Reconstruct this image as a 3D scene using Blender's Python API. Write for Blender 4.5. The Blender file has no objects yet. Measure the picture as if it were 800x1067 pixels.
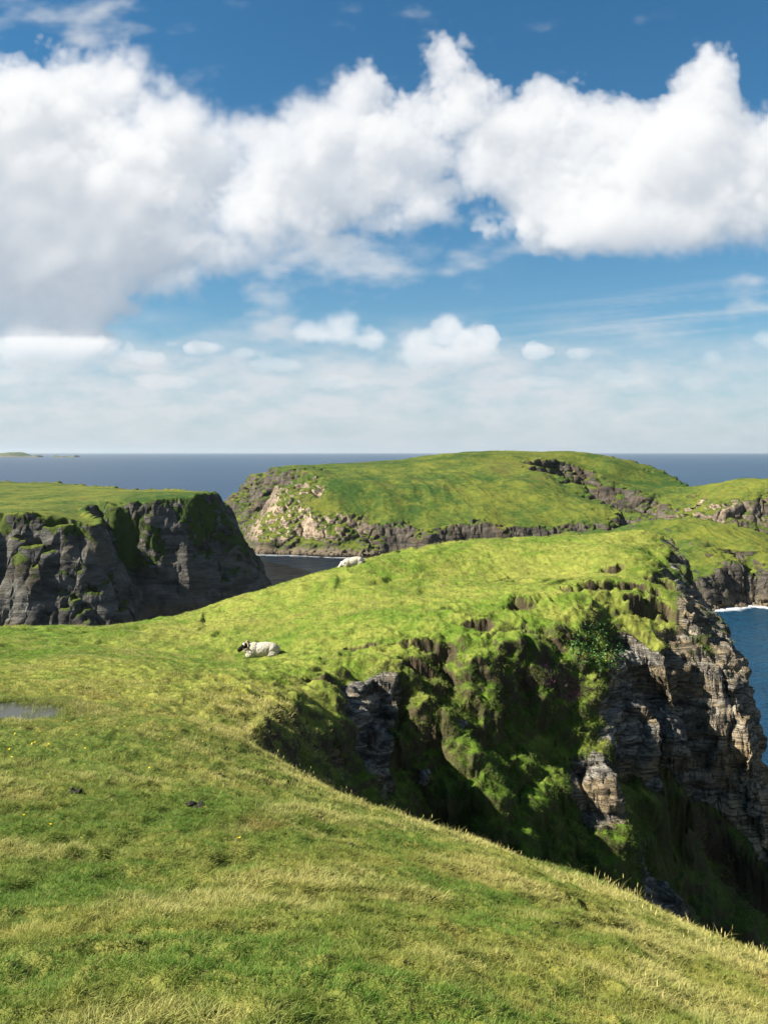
import bpy, bmesh, math, time
import numpy as np
from mathutils import Vector, Matrix, Euler

T0 = time.time()
rng = np.random.default_rng(7)
SC = bpy.context.scene
COL = SC.collection
H = 80.0            # eye height above the sea
F, CX, HY = 900.0, 400.0, 471.0
SUN_EL, SUN_AZ = math.radians(39), math.radians(-97)     # azimuth from +Y, negative = to the left
SUND = Vector((math.sin(SUN_AZ) * math.cos(SUN_EL), math.cos(SUN_AZ) * math.cos(SUN_EL), math.sin(SUN_EL)))

def at(px, py, d):
    return np.array([(px - CX) / F * d, d, H + (HY - py) / F * d])

# ------------------------------------------------------------------ noise
_p = np.random.default_rng(3).permutation(256).astype(np.int32)
PERM = np.concatenate([_p, _p, _p])
_a = np.linspace(0, 2 * np.pi, 256, endpoint=False)
G2 = np.stack([np.cos(_a), np.sin(_a)], 1).astype(np.float32)
_g = np.random.default_rng(4).normal(size=(256, 3)); G3 = (_g / np.linalg.norm(_g, axis=1, keepdims=True)).astype(np.float32)
RND = np.random.default_rng(5).random((256, 4)).astype(np.float32)

def perlin2(x, y, seed=0):
    x = np.asarray(x, np.float64); y = np.asarray(y, np.float64)
    xf = np.floor(x); yf = np.floor(y)
    xi = (xf.astype(np.int64) + seed * 37) & 255; yi = (yf.astype(np.int64) + seed * 91) & 255
    dx = (x - xf).astype(np.float32); dy = (y - yf).astype(np.float32)
    u = dx * dx * dx * (dx * (dx * 6 - 15) + 10); v = dy * dy * dy * (dy * (dy * 6 - 15) + 10)
    def g(ix, iy, ox, oy):
        h = PERM[PERM[(xi + ix) & 255] + ((yi + iy) & 255)]
        gr = G2[h]
        return gr[..., 0] * ox + gr[..., 1] * oy
    a = g(0, 0, dx, dy); b = g(1, 0, dx - 1, dy); c = g(0, 1, dx, dy - 1); d = g(1, 1, dx - 1, dy - 1)
    ab = a + u * (b - a); cd = c + u * (d - c)
    return (ab + v * (cd - ab)) * 1.5

def perlin3(x, y, z, seed=0):
    xf = np.floor(x); yf = np.floor(y); zf = np.floor(z)
    xi = (xf.astype(np.int64) + seed * 37) & 255; yi = (yf.astype(np.int64) + seed * 91) & 255; zi = (zf.astype(np.int64) + seed * 53) & 255
    dx = (x - xf).astype(np.float32); dy = (y - yf).astype(np.float32); dz = (z - zf).astype(np.float32)
    u = dx * dx * (3 - 2 * dx); v = dy * dy * (3 - 2 * dy); w = dz * dz * (3 - 2 * dz)
    def g(ix, iy, iz):
        h = PERM[PERM[PERM[(xi + ix) & 255] + ((yi + iy) & 255)] + ((zi + iz) & 255)]
        gr = G3[h]
        return gr[..., 0] * (dx - ix) + gr[..., 1] * (dy - iy) + gr[..., 2] * (dz - iz)
    x00 = g(0, 0, 0); x00 = x00 + u * (g(1, 0, 0) - x00)
    x10 = g(0, 1, 0); x10 = x10 + u * (g(1, 1, 0) - x10)
    x01 = g(0, 0, 1); x01 = x01 + u * (g(1, 0, 1) - x01)
    x11 = g(0, 1, 1); x11 = x11 + u * (g(1, 1, 1) - x11)
    y0 = x00 + v * (x10 - x00); y1 = x01 + v * (x11 - x01)
    return (y0 + w * (y1 - y0)) * 1.5

def fbm2(x, y, oct=4, seed=0, gain=0.5, lac=2.03, billow=False):
    s = 0; a = 1; t = 0
    for i in range(oct):
        n = perlin2(x, y, seed + i)
        if billow: n = 1 - 2 * np.abs(n)
        s = s + a * n; t += a; a *= gain
        x = x * lac + 17.3; y = y * lac - 9.1
    return s / t

def fbm3(x, y, z, oct=3, seed=0, gain=0.5, lac=2.03, ridged=False):
    s = 0; a = 1; t = 0
    for i in range(oct):
        n = perlin3(x, y, z, seed + i)
        if ridged: n = 1 - 2 * np.abs(n)
        s = s + a * n; t += a; a *= gain
        x = x * lac + 7.3; y = y * lac - 9.1; z = z * lac + 3.7
    return s / t

def cells3(x, y, z, seed=0):
    """voronoi: random value of the nearest cell, and distance to the cell border (F2-F1)"""
    xf = np.floor(x).astype(np.int64); yf = np.floor(y).astype(np.int64); zf = np.floor(z).astype(np.int64)
    f1 = np.full(x.shape, 9.0, np.float32); f2 = f1.copy(); val = np.zeros(x.shape, np.float32)
    for ix in (-1, 0, 1):
        for iy in (-1, 0, 1):
            for iz in (-1, 0, 1):
                h = PERM[PERM[PERM[(xf + ix + seed) & 255] + ((yf + iy) & 255)] + ((zf + iz) & 255)]
                r = RND[h]
                d = np.sqrt((xf + ix + r[:, 0] - x) ** 2 + (yf + iy + r[:, 1] - y) ** 2 + (zf + iz + r[:, 2] - z) ** 2).astype(np.float32)
                near = d < f1
                f2 = np.where(near, f1, np.minimum(f2, d)); val = np.where(near, r[:, 3], val); f1 = np.where(near, d, f1)
    return val, f2 - f1

def sstep(a, b, x):
    t = np.clip((x - a) / (b - a), 0, 1)
    return t * t * (3 - 2 * t)

def smin(a, b, k):
    h = np.clip(0.5 + 0.5 * (b - a) / k, 0, 1)
    return b + (a - b) * h - k * h * (1 - h)

def smax(a, b, k):
    return -smin(-a, -b, k)

class TPS:
    """thin-plate surface through scattered heights"""
    def __init__(self, pts, smooth=0.0):
        P = np.array(pts, float); self.xy = P[:, :2]; z = P[:, 2]
        self.c = self.xy.mean(0); self.s = np.abs(self.xy - self.c).max()
        q = (self.xy - self.c) / self.s; n = len(q)
        K = self._k(((q[:, None] - q[None]) ** 2).sum(-1)) + smooth * np.eye(n)
        A = np.zeros((n + 3, n + 3)); A[:n, :n] = K; A[:n, n] = 1; A[:n, n + 1:] = q
        A[n, :n] = 1; A[n + 1:, :n] = q.T
        self.w = np.linalg.solve(A, np.concatenate([z, np.zeros(3)])); self.q = q
    @staticmethod
    def _k(r2):
        return 0.5 * r2 * np.log(r2 + 1e-12)
    def __call__(self, x, y):
        x = (np.asarray(x, float) - self.c[0]) / self.s; y = (np.asarray(y, float) - self.c[1]) / self.s
        n = len(self.q)
        o = self.w[n] + self.w[n + 1] * x + self.w[n + 2] * y
        for i in range(n):
            o = o + self.w[i] * self._k((x - self.q[i, 0]) ** 2 + (y - self.q[i, 1]) ** 2)
        return o

def poly_dist(x, y, poly, attrs=None):
    """signed distance to a closed polygon (positive inside) and attributes interpolated along its nearest edge"""
    poly = np.asarray(poly, float); n = len(poly)
    best = np.full(x.shape, 1e18); inside = np.zeros(x.shape, bool)
    A = None if attrs is None else np.zeros((len(attrs[0]),) + x.shape)
    for i in range(n):
        ax, ay = poly[i]; bx, by = poly[(i + 1) % n]
        ex, ey = bx - ax, by - ay
        t = np.clip(((x - ax) * ex + (y - ay) * ey) / (ex * ex + ey * ey), 0, 1)
        d = (x - ax - t * ex) ** 2 + (y - ay - t * ey) ** 2
        m = d < best
        best = np.where(m, d, best)
        if A is not None:
            for k in range(A.shape[0]):
                A[k] = np.where(m, attrs[i][k] + t * (attrs[(i + 1) % n][k] - attrs[i][k]), A[k])
        c = (ay > y) != (by > y)
        with np.errstate(divide='ignore', invalid='ignore'):
            xin = ax + (y - ay) * ex / (ey if ey != 0 else 1e-9)
        inside ^= c & (x < xin)
    d = np.sqrt(best)
    return np.where(inside, d, -d), A

# ------------------------------------------------------------------ mesh helpers
def grid_mesh(name, P, attrs=None, mat=None, kind='structure', label=None, shade=True):
    nr, nc = P.shape[:2]
    me = bpy.data.meshes.new(name)
    me.vertices.add(nr * nc); me.vertices.foreach_set('co', P.reshape(-1).astype(np.float32))
    i = np.arange(nr * nc).reshape(nr, nc)
    q = np.stack([i[:-1, :-1], i[:-1, 1:], i[1:, 1:], i[1:, :-1]], -1).reshape(-1, 4)
    nf = len(q)
    me.loops.add(nf * 4); me.loops.foreach_set('vertex_index', q.reshape(-1).astype(np.int32))
    me.polygons.add(nf); me.polygons.foreach_set('loop_start', (np.arange(nf) * 4).astype(np.int32))
    me.polygons.foreach_set('use_smooth', np.full(nf, shade))
    me.update(calc_edges=True)
    for k, v in (attrs or {}).items():
        a = me.attributes.new(k, 'FLOAT', 'POINT'); a.data.foreach_set('value', v.reshape(-1).astype(np.float32))
    if mat: me.materials.append(mat)
    o = bpy.data.objects.new(name, me); COL.objects.link(o)
    if kind: o['kind'] = kind
    if label: o['label'] = label
    return o

def raw_mesh(name, V, Fc, mat=None, smooth=True):
    me = bpy.data.meshes.new(name); me.from_pydata([tuple(v) for v in V], [], [tuple(f) for f in Fc]); me.update()
    if smooth:
        me.polygons.foreach_set('use_smooth', np.ones(len(me.polygons), bool))
    if mat: me.materials.append(mat)
    return me

def normals(P):
    du = np.gradient(P, axis=1); dv = np.gradient(P, axis=0)
    n = np.cross(du, dv); n /= np.linalg.norm(n, axis=-1, keepdims=True) + 1e-12
    n[n[..., 2] < 0] *= -1
    return n

def blur_grid(A, k):
    for ax in (0, 1):
        pad = [(0, 0)] * A.ndim; pad[ax] = (k + 1, k)
        c = np.cumsum(np.pad(A, pad, mode='edge'), axis=ax)
        n = A.shape[ax]
        hi = np.take(c, np.arange(2 * k + 1, 2 * k + 1 + n), axis=ax); lo = np.take(c, np.arange(0, n), axis=ax)
        A = (hi - lo) / (2 * k + 1)
    return A

def polar_grid(hfun, azs, r0, r1, nrows, org=(0, 0), eye=(0, 0, H), ncoarse=700, uniform=0.15, cblur=9):
    """columns fan out from ORG; rows are spread so that every stretch of slope, also a cliff, gets its share of rows"""
    rc = np.exp(np.linspace(math.log(r0), math.log(r1), ncoarse))
    acs = azs[::6] if azs[::6][-1] == azs[-1] else np.append(azs[::6], azs[-1])
    X = org[0] + np.sin(acs)[None] * rc[:, None]; Y = org[1] + np.cos(acs)[None] * rc[:, None]
    Z = hfun(X, Y)
    dist = np.sqrt((X - eye[0]) ** 2 + (Y - eye[1]) ** 2 + (Z - eye[2]) ** 2) + 1.0
    ds = np.sqrt(np.diff(rc)[:, None] ** 2 * 0.35 + np.diff(Z, axis=0) ** 2) / dist[1:]
    ds = ds + uniform * ds.sum(0) / len(ds)
    k = np.ones(cblur) / cblur
    pad = np.pad(ds, ((0, 0), (cblur // 2, cblur // 2)), mode='edge')
    ds = np.stack([np.convolve(row, k, 'valid') for row in pad])
    pad = np.pad(ds, ((10, 10), (0, 0)), mode='edge'); c = np.cumsum(pad, 0); ds = (c[20:] - c[:-20]) / 20
    cum = np.vstack([np.zeros((1, ds.shape[1])), np.cumsum(ds[:len(rc) - 1], 0)]); cum /= cum[-1]
    t = np.linspace(0, 1, nrows)
    Rc = np.stack([np.interp(t, cum[:, j], rc[:cum.shape[0]]) for j in range(len(acs))], 1)
    R = np.stack([np.interp(azs, acs, Rc[i]) for i in range(nrows)])
    return org[0] + np.sin(azs)[None] * R, org[1] + np.cos(azs)[None] * R

def warp_az(lo, hi, dlo, dhi, n, side=0.18):
    a = np.linspace(lo, hi, 4000)
    w = np.where((a > dlo) & (a < dhi), 1.0, side)
    w = np.convolve(np.pad(w, 100, mode='edge'), np.ones(201) / 201, 'valid')
    c = np.cumsum(w); c = (c - c[0]) / (c[-1] - c[0])
    return np.radians(np.interp(np.linspace(0, 1, n), c, a))

# ------------------------------------------------------------------ node helpers
class NT:
    def __init__(self, tree): self.t = tree; self.n = tree.nodes; self.l = tree.links
    def add(self, typ, _out=None, **kw):
        nd = self.n.new(typ)
        ins = kw.pop('ins', {})
        for k, v in kw.items(): setattr(nd, k, v)
        for k, v in ins.items():
            s = nd.inputs[k]
            if hasattr(v, 'is_output'): self.l.new(v, s)
            else: s.default_value = v
        return nd
    def math(self, op, a, b=0.0, c=0.0, clamp=False):
        nd = self.n.new('ShaderNodeMath'); nd.operation = op; nd.use_clamp = clamp
        for i, v in enumerate((a, b, c)):
            if hasattr(v, 'is_output'): self.l.new(v, nd.inputs[i])
            else: nd.inputs[i].default_value = v
        return nd.outputs[0]
    def mix(self, f, a, b, blend='MIX'):
        nd = self.n.new('ShaderNodeMix'); nd.data_type = 'RGBA'; nd.blend_type = blend
        for i, v in ((0, f), (6, a), (7, b)):
            if hasattr(v, 'is_output'): self.l.new(v, nd.inputs[i])
            elif i: nd.inputs[i].default_value = (*v, 1) if len(v) == 3 else v
            else: nd.inputs[i].default_value = v
        return nd.outputs[2]
    def noise(self, vec, scale, detail=4, rough=0.55, dist=0.0, out='Fac', **kw):
        nd = self.add('ShaderNodeTexNoise', ins={'Vector': vec, 'Scale': scale, 'Detail': detail, 'Roughness': rough, 'Distortion': dist}, **kw)
        return nd.outputs[out]
    def ramp(self, fac, a, b):
        nd = self.n.new('ShaderNodeMapRange'); nd.interpolation_type = 'SMOOTHSTEP'
        self.l.new(fac, nd.inputs[0]); nd.inputs[1].default_value = a; nd.inputs[2].default_value = b
        return nd.outputs[0]
    def attr(self, name, typ='GEOMETRY'):
        nd = self.n.new('ShaderNodeAttribute'); nd.attribute_name = name; nd.attribute_type = typ
        return nd.outputs['Fac']
    def vscale(self, vec, s):
        nd = self.n.new('ShaderNodeVectorMath'); nd.operation = 'MULTIPLY'
        self.l.new(vec, nd.inputs[0]); nd.inputs[1].default_value = s
        return nd.outputs[0]

def new_mat(name):
    m = bpy.data.materials.new(name); m.use_nodes = True
    m.node_tree.nodes.clear()
    t = NT(m.node_tree)
    out = t.add('ShaderNodeOutputMaterial')
    return m, t, out

def simple_mat(name, col, rough=0.8, bump=0.0, bscale=40.0, var=0.25):
    m, t, out = new_mat(name)
    g = t.add('ShaderNodeNewGeometry')
    tc = t.add('ShaderNodeTexCoord')
    n = t.noise(tc.outputs['Object'], bscale, 4)
    c = t.mix(n, tuple(v * (1 - var) for v in col), tuple(min(1, v * (1 + var)) for v in col))
    b = t.add('ShaderNodeBsdfPrincipled', ins={'Base Color': c, 'Roughness': rough, 'Specular IOR Level': 0.2})
    if bump:
        bp = t.add('ShaderNodeBump', ins={'Strength': 1.0, 'Distance': bump, 'Height': n}); t.l.new(bp.outputs[0], b.inputs['Normal'])
    t.l.new(b.outputs[0], out.inputs[0])
    return m

# ------------------------------------------------------------------ sky
# the clouds: a block of noise-carved puffs, lit from the sun's side by adding up what lies in the way, seen through from the front
def cloud_map():
    VX, VY, VZ = 2.2, 2.0, 6.0
    x0, x1, y0, y1 = -520, 1320, -330, 480
    nx, ny, nz = int((x1 - x0) / VX), int((y1 - y0) / VY), 36
    gx = x0 + (np.arange(nx) + .5) * VX; gy = y0 + (np.arange(ny) + .5) * VY; gz = (np.arange(nz) - nz / 2 + .5) * VZ
    r = np.random.default_rng(21)
    def up(n, cells):
        """cubic b-spline interpolation matrix n samples x lattice"""
        t = np.linspace(0, cells, n, endpoint=False) + 1
        i = np.floor(t).astype(int); f = t - i
        M = np.zeros((n, cells + 4), np.float32); k = np.arange(n)
        M[k, i - 1] = (1 - f) ** 3 / 6; M[k, i] = (3 * f ** 3 - 6 * f * f + 4) / 6
        M[k, i + 1] = (-3 * f ** 3 + 3 * f * f + 3 * f + 1) / 6; M[k, i + 2] = f ** 3 / 6
        return M
    def lattice(scale, sy=1.0):
        cx, cy, cz = (max(2, int(math.ceil(s / scale))) for s in ((x1 - x0), (y1 - y0) * sy, nz * VZ))
        A = (r.random((cy + 4, cx + 4, cz + 4)).astype(np.float32) - .5) * 2
        A = np.tensordot(up(ny, cy), A, (1, 0)); A = np.tensordot(A, up(nx, cx), (1, 1))   # y, z, x
        A = np.tensordot(A, up(nz, cz), (1, 1))                                              # y, x, z
        return A * 2.0
    D = np.full((ny, nx, nz), -1.0, np.float32)
    blobs = [  # cx, cy, rx, ry
        (125, 88, 44, 46), (75, 120, 60, 50), (20, 122, 60, 52), (185, 128, 48, 46), (100, 190, 130, 90), (205, 175, 60, 60), (25, 210, 110, 90),
        (70, 265, 105, 50), (165, 255, 110, 45), (95, 305, 75, 30), (175, 290, 45, 26), (20, 290, 60, 36), (235, 262, 60, 30), (-80, 200, 120, 100),
        (367, 105, 30, 40), (335, 140, 50, 45), (290, 172, 52, 50), (400, 150, 40, 34), (345, 195, 62, 52), (275, 215, 80, 50), (385, 236, 50, 20), (330, 255, 60, 26), (255, 140, 28, 28),
        (468, 58, 24, 36), (488, 105, 40, 40), (440, 120, 34, 26), (570, 112, 34, 38), (540, 140, 60, 45), (615, 150, 50, 42), (510, 175, 50, 34),
        (600, 200, 90, 50), (690, 190, 80, 56), (712, 140, 22, 34), (740, 105, 14, 30), (748, 135, 20, 24), (780, 195, 70, 48), (860, 180, 80, 55), (660, 225, 110, 24), (575, 235, 44, 22),
        (440, 160, 34, 26), (452, 215, 34, 18), (420, 190, 30, 24), (510, 240, 20, 18), (470, 200, 26, 14), (930, 220, 70, 40), (1060, 150, 110, 70), (1180, 190, 120, 60), (-250, 170, 140, 90), (-390, 220, 90, 50),
        (60, 365, 66, 20), (25, 360, 30, 26), (100, 358, 30, 14), (213, 361, 32, 8), (255, 368, 22, 8), (357, 338, 26, 20), (322, 346, 26, 13), (380, 355, 30, 12), (435, 356, 34, 16), (470, 350, 28, 24), (500, 356, 22, 18), (455, 372, 60, 14),
        (556, 362, 13, 10), (560, 366, 20, 8), (635, 392, 24, 12), (655, 396, 30, 8), (742, 372, 14, 12), (797, 352, 16, 18), (605, 368, 20, 8), (720, 398, 16, 10), (150, 372, 26, 9), (290, 380, 40, 9), (30, 392, 50, 9), (180, 398, 44, 8), (350, 398, 50, 9), (560, 398, 30, 7), (-100, 355, 60, 22), (900, 370, 60, 18), (1000, 360, 40, 16), (-260, 360, 70, 20),
        (200, -150, 160, 60), (600, -200, 200, 60), (-200, -120, 150, 60), (1000, -120, 160, 60)]
    extra = [(470, 66, 30, 44), (480, 95, 40, 34), (738, 112, 16, 36), (352, 346, 34, 16), (326, 348, 24, 12)]
    for kb, (cx, cy, rx, ry) in enumerate(blobs + extra):
        rz = min(100, 0.5 * (rx + ry)); cz = r.uniform(-25, 25) if kb < len(blobs) else 0.0
        ex = ((gx - cx) / rx) ** 2; ey = ((gy - cy) / ry) ** 2; ez = ((gz - cz) / rz) ** 2
        ix = np.where(ex < 4.6)[0]; iy = np.where(ey < 4.6)[0]
        if len(ix) == 0 or len(iy) == 0: continue
        s = np.s_[iy[0]:iy[-1] + 1, ix[0]:ix[-1] + 1, :]
        q = 1 - np.sqrt(ey[iy][:, None, None] + ex[ix][None, :, None] + ez[None, None, :])
        q = q * (min(1, min(rx, ry) / 48.0) ** 0.8 if cy < 320 else 1.0)
        D[s] = np.logaddexp(D[s] * 9, q * 9) / 9
    small = np.clip((gy[:, None] - np.where(gx < 195, 346, 324)[None]) / 10, 0, 1)[:, :, None].astype(np.float32)
    N = (0.40 * lattice(120) + 0.34 * (np.abs(lattice(56)) - .3)) * (1 - .75 * small)
    N += (0.34 + .10 * small) * (np.abs(lattice(27)) - .3)
    N += (0.30 + .14 * small) * (np.abs(lattice(13)) - .3)
    N += 0.24 * (np.abs(lattice(6.8)) - .3)
    N += 0.16 * (np.abs(lattice(4.4)) - .3)
    D = D + N - small * np.where(gx > 535, .34, .17)[None, :, None].astype(np.float32)
    del N
    soft = lattice(140); w = 0.13 + 0.85 * np.clip(soft * .8 + .25, 0, 1)      # some edges crisp, some wispy
    w = w * (1 - .3 * small)
    D = np.clip((D + 0.12) / w, 0, 1); D = D * D * (3 - 2 * D); del w, soft
    # sunlight: from upper left and a little from the viewer's side
    acc = np.zeros((nx, nz), np.float32); L = np.empty_like(D)
    for j in range(ny):
        if 316 < gy[j] < 328: acc[gx > 195] *= .6
        if 349 < gy[j] < 358: acc[gx <= 195] *= .6
        L[j] = acc
        acc = acc * 0.985 + D[j] * VY
        acc = .4 * acc + .6 * np.roll(acc, 1, 0)
        acc = .8 * acc + .2 * np.roll(acc, 1, 1)
    lit = 0.55 * np.exp(-L / 30.0) + 0.45 * np.exp(-L / 200.0)
    Db = D.copy()
    for ax, kk in ((0, 5), (1, 5), (2, 1)):
        Db = sum(np.roll(Db, q, ax) for q in range(-kk, kk + 1)) / (2 * kk + 1)
    sh_ = Db - np.roll(np.roll(Db, 9, 0), 7, 1); del Db                    # which side of each billow faces the light
    lit = .70 * lit + .30 * np.clip(.35 + .9 * sh_, 0, 1); del sh_
    del L
    T = np.ones((ny, nx), np.float32); S = np.zeros((ny, nx), np.float32)
    for k in range(nz):
        a = 1 - np.exp(-D[:, :, k] * VZ / 32.0)
        S += T * a * lit[:, :, k]; T *= 1 - a
    alpha = 1 - T
    fadeb = 1 - .72 * sstep(348, 392, gy)[:, None]
    S = S / np.maximum(alpha, 1e-4); alpha = alpha * np.where(gy[:, None] > 330, fadeb, 1)
    # thin layers: veil near the horizon, streaks on the right, wisps above left
    X, Y = np.meshgrid(gx, gy)
    veil = sstep(322, 400, Y + 40 * fbm2(X / 130, Y / 45, 4, 3)) * (1 - sstep(425, 472, Y) * .45)
    veil *= 0.72 + 0.75 * fbm2(X / 62, (Y + 6 * fbm2(X / 30, Y / 14, 3, 77)) / 20, 6, 9, gain=.62)
    veil *= 1 - 0.30 * sstep(500, 820, X)
    wv = sstep(0.02, .55, fbm2(X / 120 + 3, Y / 60, 5, 14) + .35 * np.exp(-(((X - 300) / 230) ** 2 + ((Y - 285) / 60) ** 2)) + .55 * np.exp(-(((X - 50) / 110) ** 2 + ((Y - 10) / 50) ** 2)) - .22) * .75
    wv = np.maximum(wv, .8 * sstep(-.15, .5, fbm2(X / 46, Y / 34, 5, 47)) * np.exp(-(((X - 440) / 75) ** 2 + ((Y - 205) / 50) ** 2)))
    st = sstep(.0, .7, fbm2((X + 2.2 * (Y - 330)) / 260, (Y + 0.10 * (X - 650)) / 9.0, 4, 31) + .15) * np.exp(-(((X - 730) / 190) ** 2 + ((Y + .10 * (X - 650) - 335) / 26) ** 2)) * .55
    thin = 1 - (1 - np.clip(veil, 0, .9)) * (1 - np.clip(wv, 0, .8)) * (1 - st)
    # to an azimuth / elevation map
    W, Hh = 2600, 1150
    az = np.radians((np.arange(W) + .5) / W * 90 - 45); el = np.radians((np.arange(Hh) + .5) / Hh * 40)
    PX = np.broadcast_to(CX + F * np.tan(az)[None], (Hh, W)); PY = HY - F * np.tan(el)[:, None] / np.cos(az)[None]
    fx = np.clip((PX - x0) / VX - .5, 0, nx - 1.001); fy = np.clip((PY - y0) / VY - .5, 0, ny - 1.001)
    ix = fx.astype(int); iy = fy.astype(int); tx = (fx - ix).astype(np.float32); ty = (fy - iy).astype(np.float32)
    def samp(A):
        return (A[iy, ix] * (1 - tx) + A[iy, ix + 1] * tx) * (1 - ty) + (A[iy + 1, ix] * (1 - tx) + A[iy + 1, ix + 1] * tx) * ty
    buf = np.ones((Hh, W, 4), np.float32)
    buf[..., 0] = samp(alpha); buf[..., 1] = samp(S); buf[..., 2] = samp(thin)
    im = bpy.data.images.new('cloud_map', W, Hh, float_buffer=True, alpha=True)
    im.colorspace_settings.name = 'Non-Color'
    im.pixels.foreach_set(buf.reshape(-1)); im.update(); im.pack()
    return im

def build_world():
    w = bpy.data.worlds.new('World'); SC.world = w; w.use_nodes = True
    w.node_tree.nodes.clear(); t = NT(w.node_tree)
    out = t.add('ShaderNodeOutputWorld')
    sky = t.add('ShaderNodeTexSky', sky_type='NISHITA', sun_disc=False, sun_elevation=SUN_EL, sun_rotation=SUN_AZ % (2 * math.pi), altitude=50, air_density=1.0, dust_density=0.6, ozone_density=3.0)
    geo = t.add('ShaderNodeTexCoord'); sep = t.add('ShaderNodeSeparateXYZ', ins={0: geo.outputs['Generated']})
    x, y, z = sep.outputs
    az = t.math('ARCTAN2', x, y); el = t.math('ARCSINE', z)
    u = t.math('ADD', t.math('DIVIDE', az, math.pi / 2), 0.5)
    v = t.math('MAXIMUM', t.math('DIVIDE', el, math.radians(40)), 0.002)
    cv = t.add('ShaderNodeCombineXYZ', ins={0: u, 1: v})
    im = t.add('ShaderNodeTexImage', image=cloud_map(), extension='MIRROR', interpolation='Cubic', ins={0: cv.outputs[0]})
    ch = t.add('ShaderNodeSeparateColor', ins={0: im.outputs[0]})
    a, lit, thin = ch.outputs
    hs = t.add('ShaderNodeHueSaturation', ins={'Saturation': SKY_SAT, 'Color': sky.outputs[0]})
    base = t.mix(1.0, hs.outputs[0], SKY_TINT, 'MULTIPLY')
    base = t.mix(t.math('MULTIPLY', t.math('POWER', 2.718, t.math('MULTIPLY', t.math('MAXIMUM', el, 0.0), -11.0)), .92), base, HORIZON)
    high = t.math('SUBTRACT', 1.0, t.ramp(v, 0.9, 1.3))
    c1 = t.mix(t.math('MULTIPLY', thin, high), base, THIN_COL)
    shade = t.ramp(lit, 0.10, 0.78)
    cc = t.mix(shade, CLOUD_DARK, CLOUD_LIT)
    c2 = t.mix(t.math('MULTIPLY', a, high), c1, cc)
    bg = t.add('ShaderNodeBackground', ins={0: c2, 1: SKY_STR})
    t.l.new(bg.outputs[0], out.inputs[0])
SKY_STR = 0.05
SKY_SAT = 1.05
SKY_TINT = (0.29, 0.64, 0.74)
HORIZON = (3.8, 4.3, 4.7)
THIN_COL = (4.7, 4.95, 5.2)
CLOUD_DARK = (2.25, 2.8, 3.45)
CLOUD_LIT = (6.7, 6.7, 6.7)
build_world()
sl = bpy.data.lights.new('sun', 'SUN'); sl.energy = 5.0; sl.angle = math.radians(0.53); sl.color = (1.0, 0.95, 0.86)
so = bpy.data.objects.new('sun', sl); COL.objects.link(so)
so.rotation_euler = SUND.to_track_quat('Z', 'Y').to_euler()
so.location = (0, 0, 400)

cam = bpy.data.cameras.new('camera'); co = bpy.data.objects.new('camera', cam); COL.objects.link(co)
co.location = (0, 0, H); co.rotation_euler = (math.pi / 2, 0, 0)
cam.sensor_width = 36; cam.sensor_fit = 'AUTO'; cam.lens = F / 1067 * 36
cam.shift_y = -(533.5 - HY) / 1067
cam.clip_start = 0.05; cam.clip_end = 200000
SC.camera = co
vs = SC.view_settings; vs.view_transform = 'Standard'; vs.look = 'None'; vs.exposure = 1.62; vs.gamma = 1.0; vs.use_curve_mapping = False
SC.cycles.use_denoising = True
SC.cycles.max_bounces = 6; SC.cycles.diffuse_bounces = 3; SC.cycles.glossy_bounces = 2; SC.cycles.transmission_bounces = 3; SC.cycles.volume_bounces = 0
print('sky', time.time() - T0)
# ------------------------------------------------------------------ shared colours of turf and rock
def turf_color(t, pos, far=False):
    """straw and green grass mixed in patches of several sizes, by place"""
    if not far:
        sc = t.vscale(pos, (1, 1, 1))
        big = t.noise(sc, 0.16, 3, .5); mid = t.noise(sc, 0.9, 4, .6); fine = t.noise(sc, 6.0, 4, .65)
        f = t.math('ADD', t.math('MULTIPLY', big, .75), t.math('ADD', t.math('MULTIPLY', mid, .75), t.math('MULTIPLY', fine, .45)))
        f = t.ramp(f, .80, 1.12)
        sy = t.add('ShaderNodeSeparateXYZ', ins={0: pos}).outputs[1]
        f = t.math('MULTIPLY', f, t.math('ADD', .50, t.math('MULTIPLY', t.ramp(sy, 16, 8), .50)))     # the headland is grazed greener
        green = t.mix(t.noise(sc, 1.7, 3), (0.060, 0.122, 0.010), (0.110, 0.155, 0.016))
        straw = t.mix(t.noise(sc, 3.1, 3), (0.230, 0.215, 0.030), (0.350, 0.300, 0.085))
        return t.mix(f, green, straw)
    big = t.noise(pos, 0.010, 3, .5); mid = t.noise(pos, 0.05, 6, .7); fine = t.noise(pos, 0.30, 5, .75)
    f = t.math('ADD', t.math('MULTIPLY', big, .8), t.math('ADD', t.math('MULTIPLY', mid, .9), t.math('MULTIPLY', fine, .8)))
    f = t.ramp(f, 1.03, 1.47)
    c = t.mix(f, (0.021, 0.050, 0.007), (0.108, 0.116, 0.016))
    brown = t.math('MULTIPLY', t.ramp(t.noise(pos, .022, 5, .7), .56, .68), .6)
    return t.mix(brown, c, (0.080, 0.070, 0.018))

def rock_color(t, pos, scale=1.0, pale=(0.36, 0.325, 0.26), dark=(0.11, 0.10, 0.086), ochre=(0.25, 0.185, 0.10)):
    st = t.vscale(pos, (scale * .7, scale * .7, scale * 3.2))
    a = t.noise(st, 1.1, 6, .65, .6); b = t.noise(st, 0.35, 4, .6); c = t.noise(pos, 5.0 * scale, 5, .7)
    col = t.mix(t.ramp(a, .32, .68), dark, pale)
    col = t.mix(t.math('MULTIPLY', t.ramp(b, .44, .60), .8), col, ochre)
    col = t.mix(t.math('MULTIPLY', t.ramp(c, .55, .72), .5), col, (0.05, 0.055, 0.035))     # lichen and grime
    return t.mix(t.math('MULTIPLY', t.ramp(c, .45, .30), .35), col, (0.42, 0.40, 0.36)), a, c

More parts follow.
